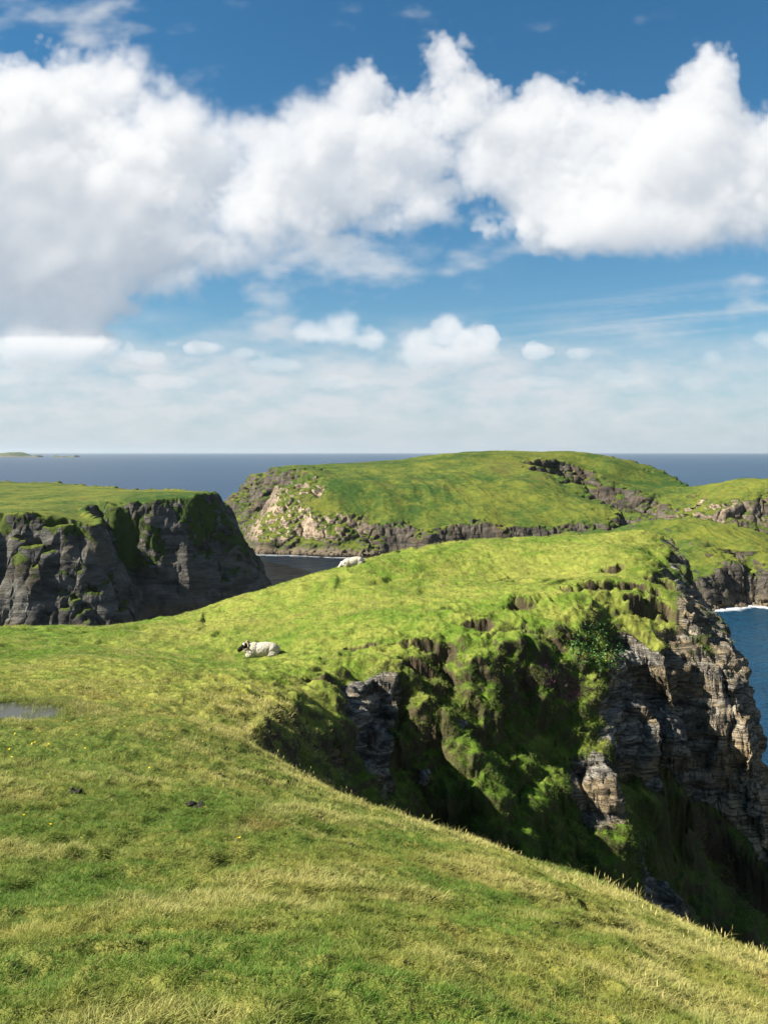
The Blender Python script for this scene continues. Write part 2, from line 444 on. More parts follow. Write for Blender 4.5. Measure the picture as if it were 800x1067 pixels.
def ground_material():
    m, t, out = new_mat('turf_and_rock')
    g = t.add('ShaderNodeNewGeometry'); pos = g.outputs['Position']
    turf = turf_color(t, pos)
    turf = t.mix(t.math('MULTIPLY', t.ramp(t.add('ShaderNodeSeparateXYZ', ins={0: pos}).outputs[1], 15, 10), .6), turf, (0.085, 0.085, 0.020))      # thatch between the blades
    wall = t.attr('wall'); rock = t.attr('rock'); wet = t.attr('wet')
    n1 = t.noise(pos, 1.3, 5, .65); n2 = t.noise(pos, 9.0, 4, .7); n3 = t.noise(pos, 45.0, 3, .7)
    # rank heathy growth on the gully wall
    heath = t.mix(t.ramp(n1, .35, .65), (0.052, 0.080, 0.014), (0.095, 0.125, 0.022))
    heath = t.mix(t.math('MULTIPLY', t.ramp(n2, .52, .70), .7), heath, (0.070, 0.055, 0.028))
    heath = t.mix(t.math('MULTIPLY', t.ramp(t.noise(pos, .55, 3), .56, .66), .8), heath, (0.048, 0.088, 0.012))
    heath = t.mix(t.math('MULTIPLY', t.ramp(t.noise(pos, 2.6, 4, .65), .50, .62), .75), heath, t.mix(n2, (0.045, 0.036, 0.018), (0.120, 0.098, 0.036)))
    col = t.mix(wall, turf, heath)
    soil = t.mix(n2, (0.036, 0.027, 0.017), (0.090, 0.066, 0.038))
    col = t.mix(t.attr('soil'), col, soil)
    col = t.mix(t.math('MULTIPLY', wet, .8), col, (0.045, 0.040, 0.014))
    rc, ra, rf = rock_color(t, pos, 1.6)
    mp = t.add('ShaderNodeMapping', ins={'Vector': pos, 'Rotation': (0.05, 0.16, 0), 'Scale': (.55, .55, 7.5)})
    bed = t.noise(mp.outputs[0], 1.0, 6, .62, .35)
    crack = t.ramp(t.math('ABSOLUTE', t.math('SUBTRACT', bed, .5)), .035, .0)
    mp2 = t.add('ShaderNodeMapping', ins={'Vector': pos, 'Scale': (1.7, 1.7, .35)})
    joint = t.ramp(t.math('ABSOLUTE', t.math('SUBTRACT', t.noise(mp2.outputs[0], 1.0, 4, .6, .5), .5)), .018, .0)
    crack = t.math('MAXIMUM', crack, t.math('MULTIPLY', joint, .8))
    rm = t.math('ADD', rock, t.math('MULTIPLY', t.math('SUBTRACT', n1, .5), .9))
    rm = t.ramp(t.math('ADD', rm, t.math('MULTIPLY', t.math('SUBTRACT', n2, .5), .5)), .42, .56)
    col = t.mix(rm, col, t.mix(t.math('MULTIPLY', t.attr('tan'), t.ramp(n1, .35, .6)), rc, (0.42, 0.315, 0.185)))
    col = t.mix(t.math('MULTIPLY', t.math('MULTIPLY', crack, rm), .55), col, (0.03, 0.026, 0.02))
    h = t.math('ADD', t.math('MULTIPLY', n2, .05), t.math('MULTIPLY', n3, .018))
    h = t.math('ADD', h, t.math('MULTIPLY', t.math('MULTIPLY', rm, t.math('SUBTRACT', t.math('ADD', t.math('ADD', ra, bed), t.math('MULTIPLY', rf, .5)), t.math('MULTIPLY', crack, .5))), .16))
    bp = t.add('ShaderNodeBump', ins={'Strength': 1.0, 'Distance': 1.0, 'Height': h})
    b = t.add('ShaderNodeBsdfPrincipled', ins={'Base Color': col, 'Roughness': 0.9, 'Specular IOR Level': 0.12, 'Normal': bp.outputs[0]})
    t.l.new(b.outputs[0], out.inputs[0])
    return m

# ------------------------------------------------------------------ the near ground: a turf shoulder, a gully, the headland beyond it
TOP = [at(*p) for p in [
    (0, 1067, 2.6), (0, 950, 3.75), (0, 850, 5.5), (0, 790, 7.6), (0, 745, 10.5), (0, 700, 16), (0, 668, 23), (-150, 700, 16), (-150, 850, 5.4),
    (150, 1067, 2.55), (150, 850, 5.7), (150, 740, 11.6), (150, 690, 19), (140, 665, 26),
    (270, 950, 3.85), (270, 850, 6.0), (250, 775, 9.8), (235, 740, 13), (270, 700, 20.5), (270, 684, 24.6), (260, 640, 30), (200, 646, 31), (100, 655, 30),
    (400, 1067, 2.55), (400, 950, 4.3), (400, 856, 7.6), (330, 818, 8.6), (470, 878, 7.6), (540, 902, 7.4), (600, 915, 7.3), (650, 938, 7.1), (700, 964, 6.8), (800, 1006, 6.3),
    (600, 1067, 3.0), (600, 990, 4.3), (800, 1067, 4.1),
    (325, 702, 20), (370, 694, 21.5), (400, 687, 22), (450, 664, 24), (520, 648, 25.5), (560, 638, 26.5), (620, 630, 27.5), (665, 616, 29),
    (400, 640, 27), (500, 603, 33), (600, 600, 33), (367, 589, 34), (450, 620, 29.5),
    (130, 651, 30), (240, 626, 33), (300, 607, 34.5), (350, 592, 35.5), (430, 571.5, 38.5), (520, 563.5, 42), (600, 560, 44), (600, 566, 39), (640, 565, 39), (660, 565, 39.5), (550, 567, 38), (620, 563, 47), (680, 568, 46), (500, 570, 37.5), (400, 868, 10.2), (470, 892, 9.8), (540, 925, 9.6), (620, 955, 9.4), (700, 990, 9.0), (800, 1030, 8.5), (335, 832, 10.8), (0, 652, 30), (0, 658, 36), (130, 657, 36), (-200, 658, 33), (240, 634, 37), (300, 617, 39), (350, 602, 41), (430, 580, 43), (655, 558, 43), (690, 562, 41), (692, 590, 34), (640, 640, 27.6), (666, 652, 27.4), (715, 674, 27.2), (752, 676, 27.8), (764, 656, 31), (744, 630, 35.5), (718, 596, 40.5), (702, 566, 45), (690, 622, 30), (735, 642, 32.5), (700, 577, 38), (697, 592, 34.5), (701, 609, 32), (722, 612, 36.5)]]
TOP += [np.array(p) for p in [(0, 0, H - 1.70), (-3, 0, H - 1.65), (3, 0, H - 1.85), (0, -6, H - 1.3), (-12, -6, H - 1.2), (6, -4, H - 2.2), (-14, 10, H - 2.9), (-20, 20, H - 5.0)]]
top_fn = TPS(TOP, 2e-5)

# edge of the level turf: x, y, steepness beyond it, roundness of its lip
def e(px, py, d, k, w): p = at(px, py, d); return (p[0], p[1], k, w)
EDGE = [(24, -8, 1.4, 2), (8, 1.5, 1.2, 2), (4.6, 5.0, 1.15, 1.6), e(800, 1000, 6.6, 1.15, 1.4), e(700, 955, 7.2, 1.1, 1.4), e(600, 905, 7.8, 1.1, 1.4), e(540, 893, 7.8, 1.1, 1.2),
        e(470, 868, 8.1, 1.1, 1.0), e(400, 838, 8.5, 1.1, .8), e(330, 808, 9.0, 1.1, .7), e(283, 786, 9.9, 1.7, .45), e(255, 763, 11.6, 1.6, .4), e(266, 742, 14.2, 1.7, .4), e(300, 718, 17.3, 1.9, .35),
        e(325, 700, 20, 1.5, .3), e(372, 694, 21.4, 1.7, .3), e(400, 688, 22, 1.05, .6), e(450, 664, 24, .92, .9), e(520, 648, 25.5, .92, 1.0), e(560, 638, 26.5, 1.0, 1.0), e(620, 630, 27.5, 1.2, .8),
        e(666, 652, 27.4, 1.7, .5), e(708, 674, 27.2, 3.0, .3), e(740, 680, 27.6, 3.6, .3), e(750, 664, 31, 3.6, .3), e(731, 638, 35.5, 3.0, .4), e(706, 604, 40.5, 3.0, .4), e(692, 570, 45, 2.5, .6), e(600, 561, 48, 1.2, 2), e(500, 566, 45, 1.0, 2), e(400, 578, 40.5, .8, 2),
        e(300, 608, 38, .8, 2), e(130, 652, 35, .8, 2), e(0, 650, 34, .9, 2), (-45, 36, .9, 2), (-60, 0, .9, 2), (-40, -40, .9, 2), (24, -40, .9, 2)]
EDGE_XY = [(a, b) for a, b, _, _ in EDGE]; EDGE_A = [(k, w) for _, _, k, w in EDGE]
FLOOR = TPS([(-1.3, 13, H - 5.4), (-1.0, 16.5, H - 6.9), (1, 14, H - 7.2), (0, 19, H - 7.7), (3, 15, H - 9.5), (3.5, 20, H - 10.2), (7, 18, H - 14), (8, 22.5, H - 12.5), (5, 11, H - 12), (12, 18, H - 22), (14, 25, H - 26), (22, 18, H - 45), (10.5, 24.5, H - 13.5),
             (16, 34, H - 45), (25, 40, H - 75), (30, 10, H - 75), (-4, 13, H - 4.8), (14, 8, H - 35)], 1e-4)

# bare hollows and little scarps in the turf: px, py, distance, radius, depth
HOLLOWS = [(383, 671, 23.6, .45, .45), (418, 673, 23.2, .35, .35), (455, 671, 23.2, .5, .4), (640, 612, 29.6, .7, .5), (618, 616, 29.2, .55, .35), (595, 622, 28.6, .4, .35), (680, 626, 28.3, .7, .7), (672, 612, 30, .5, .6),
           (545, 634, 27, .5, .4), (640, 598, 32.5, .5, .45), (500, 655, 25, .4, .4), (345, 690, 22.3, .4, .2), (323, 708, 18.6, .5, 1.1), (248, 770, 10.2, .22, .2), (262, 776, 10.0, .2, .2), (282, 822, 7.9, .17, .14), (300, 826, 7.9, .15, .1),
           (610, 950, 6.0, .19, .26), (626, 975, 5.4, .20, .28), (640, 1002, 4.9, .15, .22), (540, 610, 32, .35, .2), (470, 640, 26.8, .4, .2), (696, 604, 31.5, .5, .45), (560, 655, 25.2, .5, .4), (430, 690, 21.8, .5, .5), (520, 664, 24.4, .4, .4)]
HOL = [(*at(a, b, d)[:2], r, dep) for a, b, d, r, dep in HOLLOWS]

def ground_height(X, Y, full=False):
    wx = X + .55 * fbm2(X / 2.6, Y / 2.6, 2, 41); wy = Y + .55 * fbm2(X / 2.6 + 31, Y / 2.6, 2, 43)
    farw = sstep(9, 17, np.hypot(X, Y))
    amp = 1.5 * farw * (1 - .6 * sstep(7, 10, X)); wx = X + (wx - X) * amp; wy = Y + (wy - Y) * amp
    # ribs of rock standing out of the wall
    wy = wy + farw * (Y < 33) * (1.7 * np.exp(-((X + .10 * (Y - 27) - 11.0) / .95) ** 2) + 1.0 * np.exp(-((X - 8.5) / .55) ** 2) + .8 * np.exp(-((X - 5.6) / .8) ** 2) + .6 * np.exp(-((X - 2.6) / .7) ** 2))
    sd, A = poly_dist(wx, wy, EDGE_XY, EDGE_A)
    T = top_fn(X, Y)
    s = np.maximum(-sd, 0)
    k, w = A
    kn = k * (1 + .38 * fbm2(X / 2.6, Y / 2.6, 2, 51) * farw * (1 - .7 * sstep(7, 10, X)))
    drop = kn * (np.sqrt(s * s + w * w) - w)
    drop = drop + np.maximum(drop - 3.5, 0) * .35 * farw
    # slumped benches of turf: flat treads, steep bare risers
    q = drop / 1.15 + .75 * fbm2(X / 1.9, Y / 1.9, 2, 53) + .25 * X
    fq = q - np.floor(q)
    bench = 1.15 * (np.floor(q) + sstep(.35, 1.0, fq) - q)
    drop = np.maximum(drop + .62 * bench * farw * sstep(.1, .6, s) * (1 - sstep(9.5, 11, X)), 0)
    z = T - drop
    Fl = FLOOR(X, Y) - 6 * np.maximum(0, Y - 28) * (X < 15) - 8 * np.maximum(0, -3.2 - X)
    z = np.where(s > 0, smax(z, np.minimum(Fl, T - .1), .5), z)
    z = np.maximum(z, -4.0)
    out = sstep(.0, .8, s)
    dist = np.hypot(X, Y)
    # hummocky turf
    near = 1 - sstep(3, 9, dist)
    z = z + (1 - out) * (.16 * fbm2(X / 2.6, Y / 2.6, 3, 61) * (.35 + .65 * sstep(4, 12, dist)) + .068 * fbm2(X / .60, Y / .55, 3, 65, billow=True) + .024 * (dist < 14) * fbm2(X / .19, Y / .17, 2, 67, billow=True))
    rim = np.exp(-np.maximum(sd, 0) / 2.2) * farw
    z = z + rim * (1 - out) * (.30 * fbm2(X / 1.1, Y / 1.1, 3, 71, billow=True) - .12)
    # terracettes: little steps worn along the slope on the headland
    q = (T * 1.4 + .9 * fbm2(X / 4, Y / 4, 3, 81) + .12 * X)
    fr = q * 2.2 - np.floor(q * 2.2)
    tm = sstep(20, 25, dist) * (1 - out) * sstep(-.1, .35, fbm2(X / 5, Y / 5, 3, 87))
    z = z - .19 * tm * sstep(.0, .18, fr) * (1 - fr)
    pit = np.zeros_like(z)
    for hx, hy, r, dep in HOL:
        m = (np.abs(X - hx) < 2.4 * r) & (np.abs(Y - hy) < 2.4 * r * 1.4)
        if not m.any(): continue
        x = X[m]; y = Y[m]
        nn = fbm2(x / r * .8, y / r * .8, 4, 91) * 1.1
        rr = np.hypot((x - hx) / (1.35 * r), (y - hy) / r) + nn
        up = sstep(1.05, .5, rr)
        ramp = np.clip(.75 + .6 * ((y - hy) - .5 * (x - hx)) / r, 0.05, 1.2)           # steep on its far, left side
        z[m] -= .75 * dep * up * ramp; pit[m] = np.maximum(pit[m], up * np.clip(ramp, 0, 1))
    # pond hollow
    pm = POND_SHAPE(X, Y)
    bank = POND_Z + .014 - .064 * sstep(-.12, .25, pm) + .012 * fbm2(X / .3, Y / .3, 2, 97)
    z = z + (bank - z) * sstep(-1.1, -.1, pm)
    if not full: return z
    return z, sd, s, pit, dist, pm

POND = at(8, 746, 10.6); POND_Z = POND[2] + .02; POND_RY = .52
def POND_SHAPE(X, Y):
    """positive inside the pool"""
    r = np.sqrt(((X - POND[0]) / .74) ** 2 + ((Y - POND[1]) / POND_RY) ** 2)
    return 1 - r + .22 * fbm2(X / .5, Y / .5, 3, 99)

# outcrops of bare rock on the gully wall: px, py, distance, radius, amount
ROCKS = [(372, 735, 20.6, 1.1, 1.0), (392, 790, 20.2, .7, .9), (355, 800, 19.2, .5, .8), (360, 712, 21.0, .9, .8), (400, 720, 21, .6, .7), (622, 815, 23.3, .9, 1.1), (662, 745, 25.3, 1.0, 1.0), (645, 770, 24.6, .6, .8), (685, 710, 27, 1.1, 1.1),
         (702, 885, 24, .9, 1.1), (692, 925, 23.6, .9, 1.0), (700, 760, 26.3, 1.6, 1.2), (745, 700, 28, 2.2, 1.6), (770, 780, 26.5, 2.0, 1.6), (790, 870, 25.5, 1.8, 1.5), (720, 650, 31, 1.8, 1.2), (740, 650, 32, 2.0, 1.2), (730, 800, 26.2, 1.1, 1.0), (715, 600, 35.5, 1.8, .9), (765, 660, 30, 2, 1.3),
         (505, 720, 23.4, .4, .3)]
GREENS = [(690, 790, 25.5, .6, .8), (750, 900, 22.5, 1.9, 1.6), (735, 850, 24, 1.2, 1.2), (700, 840, 24.5, .8, .7), (770, 950, 21, 2.0, 1.5)]

def build_ground():
    azs = warp_az(-62, 72, -25.5, 28, 1250)
    org = (0, -3.0)
    azo = azs
    X, Y = polar_grid(lambda x, y: ground_height(x, y), azo, 1.2, 95, 1800, org, ncoarse=1300, uniform=.3, cblur=41)
    Z, sd, s, pit, dist, pm = ground_height(X, Y, True)
    P = np.stack([X, Y, Z], -1)
    N = normals(P)
    fw = sstep(9, 15, dist)
    wall = sstep(.15, .9, s + .5 * fbm2(X / .8, Y / .8, 3, 111)) * (.25 + .75 * fw)
    rock = np.zeros_like(Z)
    gpx = CX + F * X / np.maximum(Y, .3); gpy = HY - F * (Z - H) / np.maximum(Y, .3)
    def seen(a, b, d):
        q = np.where((np.abs(gpx - a) < 4) & (np.abs(gpy - b) < 4) & (Y > 14))
        if not len(q[0]): return at(a, b, d)
        k = np.argmin(Y[q]); return np.array([X[q][k], Y[q][k], Z[q][k]])
    for a, b, d, r, amt in ROCKS:
        c = seen(a, b, d); rock += amt * np.exp(-((X - c[0]) ** 2 + (Y - c[1]) ** 2 * .7 + .5 * (Z - c[2]) ** 2) / (r * r))
    for a, b, d, r, amt in GREENS:
        c = seen(a, b, d); rock -= amt * np.exp(-((X - c[0]) ** 2 + (Y - c[1]) ** 2 + .5 * (Z - c[2]) ** 2) / (r * r))
    rock += (.70 + .5 * fbm3(X / 1.6, Y / 1.6, Z / 1.6, 2, 171)) * sstep(9.8, 12.0, X) * sstep(.8, 2.5, s)
    N = blur_grid(N, 5); N /= np.linalg.norm(N, axis=-1, keepdims=True) + 1e-9
    steep = 1 - N[..., 2]
    rock = rock * sstep(.1, .7, s)
    rock += .28 * sstep(.6, .85, steep) * sstep(.6, 1.5, s) * fw
    brow = sstep(.292, .322, X / np.maximum(Y, 1) + .012 * fbm2(X / 1.2, Y / 1.2, 3, 181)) * (dist > 22) * (Y < 60) * np.maximum(sstep(.08, .22, steep), sstep(.325, .345, X / np.maximum(Y, 1)))
    rock += brow * (.66 + .6 * fbm3(X / 1.3, Y / 1.3, Z / 1.3, 3, 183)) * (s < .7)
    rock = np.clip(rock, 0, 1.3)
    # lumps of turf and ledges of rock, pushed out along the slope's own normal
    scarp = sstep(.14, .34, steep) * (dist > 12) * (Y < 60)
    m = ((s > .05) & (dist > 9)) | (brow > .05) | (scarp > .05)
    x, y, z = X[m], Y[m], Z[m]
    d3 = np.zeros(x.shape)
    lump = .62 * fbm3(x / 1.5, y / 1.5, z / 1.5, 3, 121, ridged=False) + .24 * (fbm3(x / .55, y / .55, z / .55, 3, 127, gain=.6, ridged=True))
    rk = np.clip(rock[m] + .35 * fbm3(x / 1.1, y / 1.1, z / 1.1, 2, 131), 0, 1)
    zz = z + .18 * x - .1 * y + .25 * fbm3(x / 2, y / 2, z / 2, 2, 141)
    v1, b1 = cells3(x / 1.3, y / 1.3, zz / 2.6, 5); v2, b2 = cells3(x / .75 + 9, y / .75, zz / .20, 9)
    lay = zz / .34; li = np.floor(lay); lf = lay - li
    hv = RND[PERM[li.astype(np.int64) & 255], 0]; hn = RND[PERM[(li.astype(np.int64) + 1) & 255], 0]
    band = hv + (hn - hv) * sstep(.78, 1.0, lf)
    ledge = .48 * (v1 - .5) + .20 * (v2 - .5) + .42 * (band - .5) - .14 * sstep(.10, 0, b1) - .06 * sstep(.14, 0, b2) + .7 * fbm3(x / 2.4, y / 2.4, zz / 3.2, 3, 151) + .10 * fbm3(x / .35, y / .35, zz / .2, 2, 161)
    fade = np.maximum(sstep(.05, 1.0, s[m]), np.maximum(.7 * brow[m], .6 * scarp[m]))
    lump = lump + .11 * fbm3(x / .24, y / .24, z / .24, 2, 129)
    d3 = (lump * (1 - rk) + ledge * rk * 1.0) * fade
    P[m] += N[m] * d3[:, None]
    NF = normals(P); sf = 1 - NF[..., 2]
    crumb = fbm3(X / .6, Y / .6, P[..., 2] / .6, 3, 191)
    soil = sstep(.30, .58, sf + .22 * crumb) * (dist > 12) * np.clip(1.15 - sstep(1.2, 3.0, s) * .75, 0, 1)
    soil = np.maximum(soil, np.clip(pit * 1.1, 0, 1) * sstep(.2, .5, sf + .2 * pit)) * (1 - np.clip(rock, 0, 1) * .7)
    soil = np.maximum(soil, .75 * brow * sstep(-.1, .25, crumb + .5 * (sf - .4)))
    tan = .95 * sstep(8.8, 10.5, P[..., 0]) * sstep(.3, 1, s)
    wet = sstep(-1.3, .1, pm)
    wall = wall * sstep(.12, .42, 1 - normals(P)[..., 2] + .15 * fbm2(X / .7, Y / .7, 2, 117))
    wall = np.maximum(wall, brow)
    o = grid_mesh('ground', P, dict(wall=wall, rock=rock, soil=soil, wet=wet, tan=tan), ground_material())
    return o, P, dict(wall=wall, rock=rock, soil=soil, pm=pm, dist=dist, s=s, sd=sd, brow=brow)
GROUND, GP, GA = build_ground()
print('ground', time.time() - T0)
# ------------------------------------------------------------------ headlands across the water
def hills_material(name, pale, dark, ochre, haze=0.0):
    m, t, out = new_mat(name)
    g = t.add('ShaderNodeNewGeometry'); pos = g.outputs['Position']
    turf = turf_color(t, pos, True)
    rock = t.attr('rock'); shore = t.attr('shore'); bleach = t.attr('bleach')
    n1 = t.noise(pos, .05, 6, .68); n2 = t.noise(pos, .28, 5, .7); n3 = t.noise(pos, .9, 4, .75)
    nz_ = t.add('ShaderNodeSeparateXYZ', ins={0: g.outputs['Normal']}).outputs[2]
    sl = t.ramp(t.math('ADD', nz_, t.math('MULTIPLY', t.math('SUBTRACT', n1, .5), .35)), .93, .74)
    turf = t.mix(t.math('MULTIPLY', sl, .8), turf, t.mix(n2, (0.022, 0.042, 0.008), (0.060, 0.078, 0.014)))      # rank growth on the steep ground
    dip = t.add('ShaderNodeMapping', ins={'Vector': pos, 'Rotation': (0, math.radians(-38), 0), 'Scale': (.03, .05, .16)})
    st = t.noise(dip.outputs[0], 1.0, 7, .68, .5)
    st2 = t.noise(dip.outputs[0], 3.7, 5, .7, .3)
    col = t.mix(t.ramp(st, .34, .66), dark, pale)
    col = t.mix(t.math('MULTIPLY', t.ramp(n1, .50, .64), .6), col, ochre)
    col = t.mix(t.math('MULTIPLY', t.ramp(st2, .52, .68), .55), col, (0.035, 0.034, 0.030))
    col = t.mix(t.math('MULTIPLY', bleach, t.ramp(n2, .34, .56)), col, (0.33, 0.25, 0.17))
    col = t.mix(shore, col, t.mix(n2, (0.05, 0.043, 0.034), (0.20, 0.155, 0.10)))
    rm = t.math('ADD', rock, t.math('MULTIPLY', t.math('SUBTRACT', n1, .5), 1.1))
    rm = t.math('ADD', rm, t.math('MULTIPLY', t.math('SUBTRACT', n2, .5), .9))
    rm = t.ramp(t.math('ADD', rm, t.math('MULTIPLY', t.math('SUBTRACT', n3, .5), .5)), .44, .54)
    rm = t.math('MAXIMUM', rm, shore)
    c2 = t.mix(rm, turf, col)
    h = t.math('ADD', t.math('MULTIPLY', n2, .8), t.math('MULTIPLY', n3, .35))
    h = t.math('ADD', h, t.math('MULTIPLY', t.math('MULTIPLY', rm, t.math('ADD', st, t.math('MULTIPLY', st2, .6))), 2.2))
    bp = t.add('ShaderNodeBump', ins={'Strength': 1.0, 'Distance': 1.0, 'Height': h})
    b = t.add('ShaderNodeBsdfPrincipled', ins={'Base Color': c2, 'Roughness': 0.92, 'Specular IOR Level': 0.1, 'Normal': bp.outputs[0]})
    t.l.new(b.outputs[0], out.inputs[0])
    return m

def xy(px, d): return ((px - CX) / F * d, d)

def build_land(name, hfun, az0, az1, da0, da1, r0, r1, ncol, nrow, mat, label, fine=1.0, bleachfun=None, rockfun=None, strata=(.5, 0, .16)):
    azs = warp_az(az0, az1, da0, da1, ncol, .35)
    X, Y = polar_grid(lambda x, y: hfun(x, y)[0], azs, r0, r1, nrow, ncoarse=900, uniform=.12, cblur=5)
    Z, cl = hfun(X, Y)
    P = np.stack([X, Y, Z], -1); N = normals(P)
    steep = 1 - N[..., 2]
    m = (Z > -6)
    x, y, z = X[m], Y[m], Z[m]
    rb = rockfun(x, y, z) if rockfun else 0
    rk = np.clip(rb + sstep(.16, .5, steep[m]) + .6 * fbm3(x / 22, y / 22, z / 22, 3, 11) * (cl[m] > .05), 0, 1)
    s1 = strata[0] * x + strata[1] * y + z
    led = fbm3(x / 32, y / 32, (z + .7 * x) / 48, 6, 15, gain=.62, ridged=True) * 5.5 + fbm3(x / 17, y / 17, z / 70, 4, 17, ridged=True) * 3.6 + perlin2(s1 / 3.4 + .6 * perlin2(x / 25, y / 25, 7), y / 60 + x / 60, 19) * .5 + fbm3(x / 6, y / 6, z / 14, 4, 23, ridged=True) * 1.9
    soft = fbm3(x / 26, y / 26, z / 26, 5, 31, gain=.62) * 2.0
    face = np.exp(-((x + 73) ** 2 / 60 ** 2 + (y - 720) ** 2 / 70 ** 2)) if bleachfun else 0
    disp = (led * rk * (1 - .6 * face) + soft * (1 - rk)) * fine
    P[m] += N[m] * disp[:, None]
    N2 = normals(P); st2 = 1 - N2[..., 2]
    rock = sstep(*((.24, .56) if mat is MB_ else (.31, .62)), .6 * st2 + .5 * steep) + (rockfun(P[..., 0], P[..., 1], P[..., 2]) if rockfun else 0)
    shore = sstep(7.5, 3.0, P[..., 2] + 3 * fbm2(X / 14, Y / 14, 3, 5)) * 1.0
    if mat is MB_: rock = rock - .85 * sstep(-.28, .26, fbm3(P[..., 0] / 17, P[..., 1] / 17, P[..., 2] / 15 + P[..., 0] / 30, 5, 61, gain=.65)) * sstep(4, 34, P[..., 2])
    bl = bleachfun(P[..., 0], P[..., 1], P[..., 2]) if bleachfun else np.zeros_like(Z)
    return grid_mesh(name, P, dict(rock=rock, shore=shore, bleach=bl), mat, label=label)

# left cliffs: a level top at about 52 m, cut off by a cliff with one deep bay in it
B_RIM = [(*xy(-260, 372), 2.4), (*xy(-60, 380), 2.6), (*xy(0, 392), 2.6), (*xy(50, 394), 2.4), (*xy(88, 394), 1.9), (*xy(100, 406), 2.2), (*xy(78, 432), 2.6), (*xy(100, 448), 2.3), (*xy(130, 446), 2.1), (*xy(165, 447), 1.9), (*xy(195, 456), 2.0), (*xy(210, 464), 1.35), (*xy(214, 500), 1.3), (*xy(212, 570), 1.5), (*xy(160, 640), 1.6), (*xy(60, 800), 1.6), (*xy(-60, 850), 1.6), (*xy(-500, 800), 1.6)]
B_TOP = TPS([at(0, 535, 394), at(50, 536, 394), at(92, 546, 398), at(78, 531, 432), at(120, 523, 447), at(165, 520, 450), at(200, 517, 458), at(222, 517.5, 466), at(210, 513.5, 550), at(160, 511.5, 600), at(110, 510.5, 660), at(60, 506, 745), at(0, 504, 765), at(-200, 510, 600), at(-200, 535, 390), at(-300, 500, 780)], 1e-4)
def hB(X, Y):
    wx = X + 7 * fbm2(X / 30, Y / 30, 4, 201); wy = Y + 7 * fbm2(X / 30 + 9, Y / 30, 4, 203)
    sd, A = poly_dist(wx, wy, [p[:2] for p in B_RIM], [(p[2],) for p in B_RIM])
    s = np.maximum(-sd, 0); k = A[0]
    T = B_TOP(X, Y) + 1.1 * fbm2(X / 30, Y / 30, 4, 207)
    drop = k * (np.sqrt(s * s + 2.0 ** 2) - 2.0) * (1 + .35 * fbm2(X / 18, Y / 18, 3, 209)) + .012 * s * s
    z = np.maximum(T - drop, -14)
    return z, sstep(0, 6, s)

# far headland with its inlet, ridge and eastern arm (outline at the water)
A_CO = [(*xy(225, 1040), 1.2), (*xy(233, 880), 1.1), (*xy(240, 780), 1.0), (*xy(256, 700), .95), (*xy(275, 676), 1.0), (*xy(310, 668), 1.05), (*xy(350, 662), 1.1), (*xy(385, 655), 1.3), (*xy(420, 668), 3.0), (*xy(445, 652), 2.4), (*xy(480, 660), 3.0), (*xy(520, 650), 2.8), (*xy(560, 654), 3.0), (*xy(610, 644), 2.6), (*xy(650, 644), 2.2),
        (*xy(668, 662), 1.5), (*xy(668, 700), 1.3), (*xy(648, 745), 1.3), (*xy(616, 800), 1.5), (*xy(588, 840), 1.6), (*xy(594, 858), 1.9), (*xy(640, 826), 1.8), (*xy(676, 780), 1.5), (*xy(692, 745), .9), (*xy(700, 728), 1.0), (*xy(730, 716), 1.4), (*xy(760, 712), 1.5), (*xy(800, 705), 1.5), (*xy(860, 700), 1.5), (*xy(930, 760), 1.2),
        (*xy(900, 860), 1.2), (*xy(800, 850), 1.2), (*xy(735, 905), 1.2), (*xy(700, 1010), 1.2), (*xy(600, 1160), 1.2), (*xy(450, 1200), 1.2), (*xy(300, 1120), 1.2)]
A_TOP = TPS([at(*p) for p in [(245, 520, 800), (262, 505, 810), (285, 494, 820), (310, 489, 850), (350, 487, 860), (400, 482.5, 880), (440, 478, 900), (465, 473.5, 910), (500, 470.5, 930), (560, 470.5, 940), (600, 472, 940), (625, 476, 930), (650, 481, 930), (688, 486, 930), (710, 497, 900), (735, 506, 850), (755, 507, 800), (775, 505, 790), (800, 503, 780), (860, 500, 780),
    (300, 500, 770), (340, 500, 765), (375, 497, 790), (450, 490, 830), (520, 486, 840), (565, 484.5, 868), (600, 494, 820), (630, 508, 770), (655, 523, 720), (380, 515, 725), (440, 512, 735), (500, 510, 740), (560, 510, 740), (600, 515, 735),
    (400, 538, 690), (450, 540, 682), (500, 541, 676), (550, 540, 680), (600, 540, 672), (650, 533, 680), (330, 520, 715), (290, 520, 720), (270, 540, 700),
    (612, 489.5, 900), (650, 498, 885), (700, 508, 860), (725, 520, 800), (700, 530, 770), (720, 538, 740), (745, 524, 750), (790, 518, 740), (770, 520, 735), (400, 590, 620), (600, 590, 610), (250, 590, 660), (300, 488, 950), (400, 482, 1000), (500, 475, 1060), (600, 477, 1060), (690, 492, 1000), (480, 473, 980), (555, 472, 985), (530, 478, 885), (470, 479, 870), (420, 497, 790), (500, 495, 790), (560, 495, 790), (600, 484, 880), (640, 486, 900), (280, 488, 900)]], 2e-4)
